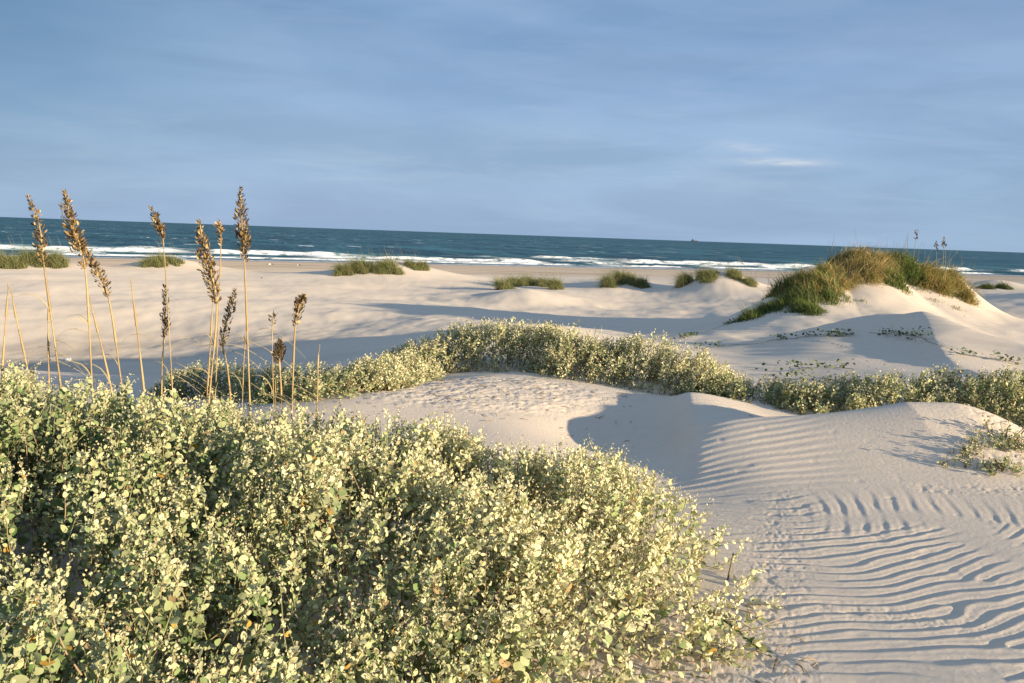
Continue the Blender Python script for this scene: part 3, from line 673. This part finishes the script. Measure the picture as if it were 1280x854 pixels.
GO = 'dry sea oats stalks standing behind the big shrub'
def sea_oat(label, tip, neck, low, Y, n=0, rmax=0.04, dark=0.3, wind=(-0.3, 0, 0), seed=0, blades=2, rad_=0.0055, tone=1.15, mid=None):
    rg = np.random.default_rng(900 + seed)
    pt, pn, pl = W(*tip, Y - 0.05), W(*neck, Y), W(*low, Y)
    gx_, gy_ = pl[0], pl[1]; d = pl - pn; gz0 = H1(gx_, gy_)
    for _ in range(3):
        k = (gz0 - 0.03 - pl[2]) / d[2] if abs(d[2]) > 1e-4 else 0
        k = max(k, 0.0); b = pl + d * min(k, 1.5); gz0 = H1(b[0], b[1])
    b[2] = gz0 - 0.03
    pts = [b, pl, pn, pt] if np.linalg.norm(b - pl) > 0.05 else [b, pn, pt]
    if mid is not None: pts.insert(-1, W(*mid, Y))
    P = spline(pts, 40)
    P = P + np.stack([0.004 * np.sin(np.linspace(0, 9, 40) + seed), np.zeros(40), np.zeros(40)], -1) * np.linspace(0, 1, 40)[:, None]
    root = empty('sea_oat', b); tag(root, label, 'sea oats', GO)
    st = Tubes(); cc = np.array([0.47, 0.33, 0.165]) * tone
    kcol = np.repeat(cc * (0.8 + 0.4 * vnoise(np.linspace(0, 14, 40), np.full(40, seed * 1.0), 5))[:, None], 6, axis=0)
    st.tube(P, np.linspace(rad_, rad_ * 0.4, 40), 6, kcol)
    for q in (0.18, 0.38, 0.58):     # dry leaf sheaths round the stalk
        k0 = int(q * 40); seg = P[k0:k0 + 6]
        if len(seg) > 3: st.tube(seg, np.linspace(rad_ * 1.35, rad_ * 0.8, len(seg)), 6, cc * rg.uniform(0.75, 1.2))
    st.build('stem', MAT_STRAW, root)
    if n:
        i_n = int(np.argmin(np.linalg.norm(P - pn, axis=1))); hp = P[i_n:]
        B, D, N, L, c = spikelets(hp, n, rmax, rg, dark, wind)
        V, Q, T, nv = place_leaves(B, D, N, L, L * 0.42, 0)
        hd = Tubes(); hd.add(V, Q, T, np.repeat(c, nv, axis=0)); hd.tube(hp, np.linspace(0.004, 0.0015, len(hp)), 5, cc * 0.8)
        for q in range(len(B)):      # the little stalklets
            k_ = int(np.argmin(np.linalg.norm(hp - B[q] + np.array([0, 0, 0.015]), axis=1))); a_ = hp[k_]
            hd.tube([a_, (a_ + B[q]) / 2 + np.array([0, 0, 0.004]), B[q] + D[q] * 0.004], 0.0011, 3, cc * 0.7)
        hd.build('seed_head', MAT_STRAW, root, False)
    for k in range(blades):
        q = rg.uniform(0.03, 0.42); k0 = int(q * 39); s0 = P[k0]; sg = -1 if rg.uniform() < 0.5 else 1
        ln = rg.uniform(0.25, 0.75); a = rg.uniform(0.35, 1.1)
        tq = np.linspace(0, 1, 9)
        ox = sg * ln * (0.15 * tq + 0.75 * tq ** 2 * a); oz = ln * (0.75 * tq - (0.55 + 0.5 * a) * tq ** 2.2)
        bp = np.stack([s0[0] + ox, s0[1] + rg.normal(0, 0.12) * tq, s0[2] + oz], -1)
        rb = Tubes(); rb.ribbon(bp, 0.008 * (1 - 0.85 * tq), norm(np.array([0.3, 0.75, 0.5])), np.array([0.42, 0.34, 0.19]) * rg.uniform(0.6, 1.15))
        rb.build('leaf', MAT_STRAW, root)
OATS = [
 ('stalk with narrow ragged seed head bent left, leftmost of the plumed stalks', zz(96, 62), zz(160, 335), zz(208, 690), 4.95, 95, .030, .45, zz(142, 190)),
 ('broken-off headless stalk close beside the leftmost plumed stalk', zz(170, 400), zz(172, 480), zz(174, 690), 5.0, 0, 0, 0, None),
 ('tallest thick golden plume leaning left near the left side', zz(232, 55), zz(305, 345), zz(330, 770), 4.9, 210, .046, .22, zz(262, 190)),
 ('golden plume leaning left just right of and overlapping the tallest golden one', zz(283, 225), zz(388, 445), zz(440, 790), 5.05, 130, .036, .30, zz(332, 320)),
 ('bare slanting stalk crossing below the two golden plumes', zz(318, 425), zz(338, 510), zz(398, 765), 4.95, 0, 0, 0, None),
 ('bare headless straw stalk alone between the golden plumes and the short dark head', zz(462, 365), zz(480, 470), zz(518, 815), 4.85, 0, 0, 0, None),
 ('tall thin stalk with a small brown head hooked left above the horizon', zz(531, 108), zz(585, 265), zz(616, 805), 4.9, 75, .022, .40, zz(568, 180)),
 ('short stalk with a narrow dark upright head beside the tall hooked stalk', zz(588, 385), zz(584, 575), zz(577, 710), 5.3, 65, .024, .75, None),
 ('thick stalk with a long dense brown plume in the middle cluster', zz(710, 155), zz(772, 465), zz(745, 800), 4.9, 210, .042, .35, zz(738, 310)),
 ('slim pale stalk with a thin faded head rising behind the dense brown plume', zz(781, 158), zz(785, 262), zz(768, 760), 5.2, 35, .012, .10, None),
 ('dark drooping head bent to the right of the middle cluster', zz(838, 405), zz(792, 600), zz(812, 700), 5.3, 85, .026, .70, zz(818, 480)),
 ('headless stem close against the left of the middle cluster', zz(757, 440), zz(755, 520), zz(735, 790), 5.05, 0, 0, 0, None),
 ('tall upright stalk with the darkest long plume, rightmost of the tall ones', zz(852, 42), zz(872, 325), zz(890, 840), 4.8, 170, .034, .62, zz(862, 180)),
 ('thin bare stem running close beside the tall dark-plumed stalk', zz(876, 500), zz(872, 600), zz(864, 780), 5.0, 0, 0, 0, None),
 ('hair-thin stem with a few dark spikelets right of the tall dark plume', zz(978, 488), zz(968, 535), zz(975, 800), 5.2, 12, .018, .8, None),
 ('stalk with a dark tufted head nodding right over the shaded hollow', zz(1085, 425), zz(1050, 545), zz(1040, 845), 4.9, 95, .028, .60, zz(1068, 450)),
 ('short stubby stalk with a blackish tuft on top', zz(1000, 582), zz(995, 665), zz(1003, 810), 4.95, 80, .028, .70, None),
 ('bare thin stem beside the short black-tufted stalk', zz(982, 660), zz(981, 720), zz(979, 815), 5.0, 0, 0, 0, None),
 ('short bare stub, rightmost of all the dry stalks', zz(1136, 600), zz(1134, 650), zz(1129, 790), 5.2, 0, 0, 0, None),
 ('leaning bare stalk nearest the left edge of the view', zz(27, 380), zz(26, 450), zz(5, 745), 4.9, 0, 0, 0, None),
 ('bare stalk leaning left, second from the left edge', zz(40, 400), zz(50, 470), zz(97, 680), 4.95, 0, 0, 0, None),
]
for k, (lab, tp, nk, lw, Y, n, rm, dk, md) in enumerate(OATS):
    thin = 'thin' in lab or 'slim' in lab
    sea_oat(lab, tp, nk, lw, Y, int(n * 1.9), rm, dk, (-0.35, 0, 0) if 'right' not in lab else (0.1, 0, 0), k, 3 if n == 0 else 6, 0.0034 if thin else 0.0058, mid=md)

# ------------------------------------------------------------------ grass clumps
def blades(px, py, ln, rg, lean, wid, cols, spread=0.45, droop=0.5, seg=4):
    n = len(px); pz = Hbase(px, py) - 0.03
    a = rg.uniform(0, 6.283, n); tq = np.linspace(0, 1, seg)
    h = np.stack([np.cos(a), np.sin(a)], -1) * (spread * rg.uniform(0, 1, (n, 1))) + np.array(lean)[None, :2] * rg.uniform(0.5, 1.4, (n, 1))
    X = px[:, None] + ln[:, None] * h[:, :1] * tq ** 1.6; Yy = py[:, None] + ln[:, None] * h[:, 1:] * tq ** 1.6
    Z = pz[:, None] + ln[:, None] * (tq * 0.95 - droop * rg.uniform(0.3, 1.3, (n, 1)) * tq ** 2.5)
    P = np.stack([X, Yy, Z], -1)
    an = rg.uniform(-0.9, 0.9, n); side = np.stack([np.cos(an), np.sin(an), rg.normal(0, 0.2, n)], -1)
    w = (wid * rg.uniform(0.7, 1.3, n))[:, None] * (1 - 0.9 * tq[None] ** 1.5)
    V = np.stack([P - side[:, None] * w[..., None] / 2, P + side[:, None] * w[..., None] / 2], 2).reshape(-1, 3)
    b = np.arange(n)[:, None] * seg * 2; k = np.arange(seg - 1)[None] * 2
    Q = np.stack([b + k, b + k + 1, b + k + 3, b + k + 2], -1).reshape(-1, 4)
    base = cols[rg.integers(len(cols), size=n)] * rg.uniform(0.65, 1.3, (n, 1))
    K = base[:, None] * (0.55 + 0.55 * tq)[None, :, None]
    return V, Q, np.repeat(K.reshape(-1, 3), 2, axis=0)

GREEN = np.array([[0.075, 0.115, 0.022], [0.10, 0.15, 0.030], [0.050, 0.085, 0.016], [0.155, 0.165, 0.05]]) * 1.95
DARKG = np.array([[0.038, 0.062, 0.012], [0.058, 0.09, 0.018], [0.030, 0.048, 0.010], [0.10, 0.10, 0.03]]) * 1.95
BROWN = np.array([[0.225, 0.172, 0.085], [0.160, 0.130, 0.055], [0.28, 0.215, 0.115], [0.095, 0.115, 0.035], [0.12, 0.13, 0.045]]) * 2.2
MIXED = np.array([[0.19, 0.145, 0.055], [0.065, 0.095, 0.020], [0.11, 0.12, 0.032], [0.27, 0.19, 0.085]]) * 2.1

def grass(label, pts, n, ln, seed, cols, lean=(-0.15, 0.1), wid=0.016, spread=0.5, droop=0.5, group=None, name='grass_clump', jy=1.0):
    """pts: (u, v, half width px) points on the sand round which the tufts grow"""
    rg = np.random.default_rng(seed); B = []; LL = []
    for (u, v, w) in pts:
        p = hit(u, v); s = w * p[1] / F
        tufts = max(int(14 * w / 20), 6); m = n // len(pts)
        tx = p[0] + s * np.clip(rg.normal(0, 0.5, tufts), -1, 1); ty = p[1] + s * jy * rg.normal(0, 0.45, tufts)
        k = rg.integers(tufts, size=m)
        b = np.stack([tx[k] + rg.normal(0, 0.13, m), ty[k] + rg.normal(0, 0.13, m)], -1); B.append(b); tl = rg.uniform(0.7, 1.25, tufts)
        LL.append(tl[k] * np.clip(1.15 - 0.7 * (np.hypot((b[:, 0] - p[0]) / (s * 1.1), (b[:, 1] - p[1]) / (s * 1.1 * jy))) ** 1.5, 0.35, 1.15))
    B = np.concatenate(B); L = ln * rg.uniform(0.55, 1.2, len(B)) * np.concatenate(LL)
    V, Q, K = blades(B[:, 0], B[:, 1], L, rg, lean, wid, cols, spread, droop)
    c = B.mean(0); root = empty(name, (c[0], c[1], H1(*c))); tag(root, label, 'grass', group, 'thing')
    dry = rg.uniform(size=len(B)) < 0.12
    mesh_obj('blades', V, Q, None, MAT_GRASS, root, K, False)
    for k in rg.choice(len(B), min(len(B) // 420 + (2 if len(B) > 400 else 0), 14), replace=False):      # a few taller dry flower stalks in the clump
        b = np.array([B[k, 0], B[k, 1], H1(B[k, 0], B[k, 1]) - 0.03]); h = ln * rg.uniform(1.0, 1.4)
        t = Tubes(); t.tube(spline([b, b + np.array([0.03, 0, h * 0.6]), b + np.array([rg.normal(0, 0.08) + lean[0] * 0.4 * h, 0, h])], 6), np.linspace(0.007, 0.003, 6), 3, (0.42, 0.33, 0.18))
        t.build('dry_stalk', MAT_STRAW, root)
    return root

FARG = np.array([[0.17, 0.21, 0.065], [0.21, 0.24, 0.085], [0.12, 0.16, 0.045], [0.27, 0.26, 0.11], [0.36, 0.30, 0.15], [0.24, 0.22, 0.10]])
FARG *= 1.25
GF = 'green grass clumps on the low dunes near the beach'
grass('wide green grass clump on the low dune at the far left', [(8, 334, 22), (40, 331, 26), (72, 334, 16)], 5967, 1.77, 201, FARG, (-0.3, 0.1), 0.0198, 0.85, 0.8, GF)
grass('small green clump on a dune behind the tall hooked stalk', [(192, 333, 12), (210, 330, 16)], 3442, 1.56, 202, FARG, (-0.3, 0.1), 0.0198, 0.85, 0.8, GF)
grass('green clump on the left half of the double dune by the surf', [(430, 343, 12), (450, 341, 16), (470, 340, 18), (490, 342, 12)], 5967, 1.70, 203, FARG, (-0.3, 0.1), 0.0189, 0.85, 0.8, GF)
grass('smaller green tuft on the right shoulder of the double dune by the surf', [(515, 334, 12), (530, 336, 8)], 2065, 1.14, 204, FARG, (-0.3, 0.1), 0.0189, 0.85, 0.8, GF)
grass('round green grass clump alone near the centre of the sand plain', [(628, 362, 12), (645, 358, 18), (662, 356, 22), (680, 358, 16), (695, 362, 9)], 8262, 1.21, 205, FARG, (-0.3, 0.1), 0.0144, 0.85, 0.8, GF)
grass('low green clump on a small dune right of the centre clump', [(762, 358, 11), (775, 354, 14), (790, 354, 14), (803, 358, 7)], 5049, 1.35, 206, FARG, (-0.3, 0.1), 0.0171, 0.85, 0.8, GF)
grass('green clump on the left side of the small split sandy mound', [(858, 355, 10), (882, 348, 14)], 3901, 1.21, 207, FARG, (-0.3, 0.1), 0.0144, 0.85, 0.8, GF)
grass('green clump on the right side of the small split sandy mound', [(922, 347, 10), (940, 356, 7)], 2983, 1.14, 208, FARG, (-0.3, 0.1), 0.0144, 0.85, 0.8, GF)
grass('flat dark green clump on the distant dune at the far right', [(1236, 361, 8), (1254, 361, 10)], 2295, 0.71, 209, DARKG, (-0.3, 0.1), 0.0144, 0.85, 0.8, GF)
DARKG *= 1.3; BROWN *= np.array([1.45, 1.32, 1.2]); MIXED *= np.array([1.35, 1.25, 1.15])
GB = 'grass covering the big dune at right'
grass('dark green grass tail spreading down the left foot of the big dune', [(938, 398, 14), (958, 390, 18), (982, 380, 24), (995, 372, 20), (1010, 378, 20), (1005, 388, 18), (1020, 392, 10), (1038, 374, 8)], 6300, 0.52, 211, DARKG, (-0.25, 0.1), 0.013, 0.6, 0.55, GB)
grass('mid-height green brown grass mass on the left flank of the big dune', [(975, 366, 16), (1000, 355, 18), (1022, 356, 16), (1015, 370, 18), (1035, 362, 12), (1045, 352, 12), (1040, 366, 10), (1032, 345, 12)], 6900, 0.72, 212, np.vstack([DARKG, MIXED]), (-0.15, 0.05), 0.013, 0.55, 0.6, GB)
grass('brown dry grass crown drooping over the top of the big dune', [(1036, 334, 12), (1052, 328, 16), (1072, 324, 18), (1092, 327, 16), (1060, 338, 14), (1040, 346, 12), (1085, 338, 12), (1104, 332, 10), (1100, 346, 10), (1086, 350, 10), (1066, 352, 10), (1050, 358, 10)], 8400, 0.78, 213, BROWN, (0.25, -0.28), 0.013, 0.55, 0.85, GB)
grass('green leafy grass patch just right of the brown crown on the big dune', [(1112, 331, 14), (1130, 333, 16), (1142, 340, 12), (1125, 344, 12), (1110, 352, 8), (1124, 357, 8), (1142, 352, 10)], 5100, 0.72, 214, np.vstack([GREEN, DARKG]), (0.12, -0.1), 0.013, 0.6, 0.6, GB)
grass('brown and green grass hanging down the right shoulder of the big dune', [(1152, 346, 10), (1168, 346, 14), (1186, 350, 12), (1160, 358, 8), (1178, 364, 8), (1196, 362, 10), (1206, 374, 7)], 6600, 0.84, 215, MIXED, (0.28, -0.2), 0.013, 0.55, 0.85, GB)
for k, (u, v, w, lab) in enumerate([(1040, 380, 12, 'low scattered tuft at the left foot of the bare sand face'), (1057, 374, 10, 'straggling tuft on the sand face just below the brown crown'), (1079, 378, 5, 'tiny tuft out on the open middle of the bare sand face'),
    (1128, 364, 6, 'small tuft high on the sand face below the green leafy patch'), (1166, 376, 5, 'small tuft low on the right part of the bare sand face'), (1196, 386, 5, 'last small tuft at the right foot of the big dune')]):
    grass(lab, [(u, v, w)], 170 if w > 8 else 90, 0.26, 230 + k, np.vstack([GREEN, MIXED]), (0.1, -0.05), 0.014, 0.6, 0.6, 'small tufts on the bare sand face of the big dune')

# distant sea oats on the big dune
GD = 'slender sea oats against the sky on the big dune'
for k, (lab, tp, lw, n) in enumerate([
  ('distant thin stalk with dark head, left one of the pair over the big dune', (1170, 303), (1171, 345), 14),
  ('distant thin stalk with longer dark head, right one of the pair over the big dune', (1180, 297), (1178, 345), 20),
  ('distant faint stalk standing highest against the sky left of the pair', (1147, 285), (1139, 338), 10),
  ('distant headless stem close to the right of the pair', (1182, 308), (1181, 345), 0)]):
    rg = np.random.default_rng(700 + k); pb = hit(*lw); Y = pb[1]; pt = W(*tp, Y); pb = pb - np.array([0, 0, 0.05])
    root = empty('sea_oat', pb); tag(root, lab, 'sea oats', GD)
    P = spline([pb, (pb * 0.5 + pt * 0.5) + np.array([0.01, 0, 0]), pt], 20); st = Tubes(); st.tube(P, np.linspace(0.009, 0.005, 20), 5, (0.34, 0.30, 0.2)); st.build('stem', MAT_STRAW, root)
    if n:
        B, D, N, L, c = spikelets(P[-6:], n * 2, 0.045, rg, 0.75, (-0.1, 0, 0)); V, Q, T, nv = place_leaves(B, D, N, L * 2.6, L * 1.4, 0)
        mesh_obj('seed_head', V, Q, T, MAT_STRAW, root, np.repeat(c, nv, axis=0), False)

# ------------------------------------------------------------------ creeping vines
GV = 'beach vines creeping over the low dune'
def vine(label, pts, seed, leaf=0.052, per=120, spread=0.07):
    rg = np.random.default_rng(seed); P = np.array([hit(u, v) for u, v in pts])
    P = spline(P, 14 * len(pts)); P[:, 2] = Hbase(P[:, 0], P[:, 1]) + 0.015
    root = empty('beach_vine', P[0]); tag(root, label, 'vine', GV)
    t = Tubes(); t.tube(P, 0.0035, 4, (0.10, 0.10, 0.035)); t.build('stem', MAT_WOOD, root)
    ln = np.linalg.norm(np.diff(P, axis=0), axis=1).sum(); n = int(per * ln)
    i = rg.integers(len(P), size=n); dn = vnoise(i * 0.11, np.full(n, seed * 3.1), 9); i = i[dn > 0.36]; n = len(i)
    B = P[i] + np.stack([rg.normal(0, spread, n), rg.normal(0, spread, n), np.zeros(n)], -1); B[:, 2] = Hbase(B[:, 0], B[:, 1]) + rg.uniform(0.01, 0.10, n)
    D = rg.normal(0, 1, (n, 3)); D[:, 2] = np.abs(D[:, 2]) * 0.5; L = leaf * rg.uniform(0.6, 1.2, n)
    c = np.where(rg.uniform(size=(n, 1)) < 0.7, np.array([[0.06, 0.10, 0.025]]), np.array([[0.16, 0.19, 0.07]])) * rg.uniform(0.7, 1.3, (n, 1))
    V, Q, T, nv = place_leaves(B, D, rg.normal(0, 0.4, (n, 3)) + np.array([0.1, -0.2, 0.9]), L, L * 0.9, 0)
    mesh_obj('leaves', V, Q, T, MAT_LEAF, root, np.repeat(c, nv, axis=0), False)
vine('dark green vine strung along the left crest of the low sand dune', [(868, 437), (906, 433), (942, 431), (967, 426), (992, 424), (1021, 420), (1045, 421), (1066, 419)], 1)
vine('leafy vine running down the right crest of the low sand dune to the right edge', [(1086, 417), (1118, 418), (1147, 422), (1165, 430), (1194, 441), (1219, 447), (1251, 451), (1278, 456)], 2, per=120)
vine('sparse vine on shaded sand trailing left from the foot of the big dune', [(850, 424), (874, 418), (899, 409), (926, 400)], 3, 0.06, 90)
vine('short leafy vine patch on the sand in front of the low dune', [(985, 466), (1010, 462), (1035, 460), (1068, 463)], 4, 0.05, 170, 0.22)
vine('second short vine strand on sand nearest the right shrub belt', [(975, 482), (1000, 478), (1025, 474), (1050, 478)], 5, 0.045, 110, 0.20)

# ------------------------------------------------------------------ small things
def lathe(prof, k, axis_o, ax_d, ax_s, ax_u, col):
    t = Tubes(); P = np.array([axis_o + ax_d * a for a, _ in prof]); an = np.arange(k) * 2 * math.pi / k
    V = (P[:, None] + np.array([r for _, r in prof])[:, None, None] * (np.cos(an)[None, :, None] * ax_s + np.sin(an)[None, :, None] * ax_u)).reshape(-1, 3)
    n = len(prof); i = np.arange(n - 1)[:, None] * k; j = np.arange(k)[None]; j2 = (j + 1) % k
    t.add(V, np.stack([i + j, i + j2, i + k + j2, i + k + j], -1).reshape(-1, 4), None, col); return t
MAT_PLASTIC = plant_material('white_plastic', 0.1, 0.4, 0, 0.02)
p = hit(83, 452); root = empty('plastic_bottle', p); tag(root, 'small white plastic bottle lying in the shaded hollow at left', 'bottle')
dx_, ds_, du_ = np.array([-0.97, 0.24, 0]), np.array([0.24, 0.97, 0]), np.array([0, 0, 1.0])
o_ = p + np.array([0.13, 0, 0.055])
lathe([(0, 0.001), (0.0, 0.045), (0.008, 0.055), (0.16, 0.055), (0.20, 0.03), (0.215, 0.018), (0.235, 0.018)], 16, o_, dx_, ds_, du_, (0.85, 0.86, 0.88)).build('bottle_body', MAT_PLASTIC, root)
lathe([(0.232, 0.001), (0.232, 0.022), (0.262, 0.022), (0.262, 0.001)], 12, o_, dx_, ds_, du_, (0.75, 0.76, 0.8)).build('cap', MAT_PLASTIC, root)

def shell(label, u, v, size, seed):
    """rounded fan-shaped shell or foam scrap"""
    rg = np.random.default_rng(seed); p = hit(u, v); a = np.linspace(0, math.pi, 9); rr = np.linspace(0.15, 1, 5)
    V = np.array([[size * q * math.cos(b) * (1 + 0.06 * math.cos(9 * b)), size * q * math.sin(b) * 0.8, size * 0.55 * (1 - (q - 0.25) ** 2 * 1.5)] for q in rr for b in a]); V[:, 2] -= V[:, 2].min()
    i = np.arange(4)[:, None] * 9; j = np.arange(8)[None]
    o = mesh_obj('washed_up_scrap', V, np.stack([i + j, i + j + 1, i + 10 + j, i + 9 + j], -1).reshape(-1, 4), None, MAT_PLASTIC, None, np.tile([0.8, 0.78, 0.74], (len(V), 1)), True)
    o.location = p; o.rotation_euler = (0, 0, rg.uniform(-0.6, 0.6)); tag(o, label, 'scrap', 'pale scraps washed up on the upper beach')
shell('left one of two pale scraps at the wet edge of the beach', 339, 331, 0.34, 1)
shell('right one of two pale scraps at the wet edge of the beach', 374, 332, 0.30, 2)
shell('pale scrap on dry sand nearer than the pair at the wet edge', 327, 348, 0.16, 3)

# ship on the horizon
ps = W(868, 300, 9000); ps[2] = 0
root = empty('ship', ps); tag(root, 'tiny dark ship on the horizon right of centre', 'ship')
MAT_SHIP = plant_material('ship_paint', 0, 0.7, 0, 0.05)
def hull():
    st = [(-38, 5.5, 10.5), (-36, 6.5, 10), (0, 6.8, 9), (26, 6, 9.5), (36, 2.5, 11.5), (41, 0.3, 12.5)]; V = []
    for x, w, h in st: V += [[x, -w, h], [x, -w * 0.7, -0.5], [x, w * 0.7, -0.5], [x, w, h]]
    V = np.array(V, float) + ps; n = len(st); i = np.arange(n - 1)[:, None] * 4; j = np.arange(4)[None]; j2 = (j + 1) % 4
    t = Tubes(); t.add(V, np.vstack([np.stack([i + j, i + j2, i + 4 + j2, i + 4 + j], -1).reshape(-1, 4), [[0, 1, 2, 3]], [[20, 23, 22, 21]]]), None, (0.05, 0.06, 0.09)); return t
hull().build('hull', MAT_SHIP, root, False)
def box(t, c, s, col):
    V = np.array([[x, y, z] for x in (-1, 1) for y in (-1, 1) for z in (-1, 1)], float) * np.array(s) / 2 + np.array(c)
    t.add(V, [[0, 1, 3, 2], [4, 6, 7, 5], [0, 4, 5, 1], [2, 3, 7, 6], [0, 2, 6, 4], [1, 5, 7, 3]], None, col)
t = Tubes(); box(t, ps + [-14, 0, 14.5], (26, 10, 11), (0.10, 0.11, 0.15)); box(t, ps + [-18, 0, 23], (12, 8, 6), (0.10, 0.11, 0.15)); t.build('superstructure', MAT_SHIP, root, False)
t = Tubes(); t.tube([ps + [12, 0, 8], ps + [12, 0, 22]], 0.8, 6, (0.06, 0.07, 0.1)); t.build('mast', MAT_SHIP, root)

# dry twigs and crumbs lying on the crest sand and beside the big shrub
rg = np.random.default_rng(77); t = Tubes()
for k in range(420):
    if k < 280: u, v = rg.uniform(430, 780), rg.uniform(470, 530); x, y = rg.normal(-0.35, 0.95), rg.normal(7.9, 0.55)
    elif k < 350: x, y = rg.uniform(0.25, 1.2), rg.uniform(2.6, 3.3)
    else: x, y = rg.uniform(3.5, 4.3), rg.uniform(5.2, 6.3)
    a = rg.uniform(0, 6.28); L = rg.uniform(0.02, 0.11); d = np.array([math.cos(a), math.sin(a), rg.normal(0, 0.15)]) * L / 2
    c = np.array([x, y, H1(x, y) + 0.004]); cl_ = np.array([0.30, 0.22, 0.13]) * rg.uniform(0.5, 1.5)
    t.tube([c - d, c + np.array([0, 0, 0.006]) + rg.normal(0, 0.004, 3), c + d], rg.uniform(0.0012, 0.0032), 4, cl_)
o = t.build('dry_twigs', MAT_WOOD); tag(o, 'dry twigs and crumbs scattered over the crest sand between the shrubs', 'twigs', kind='stuff')
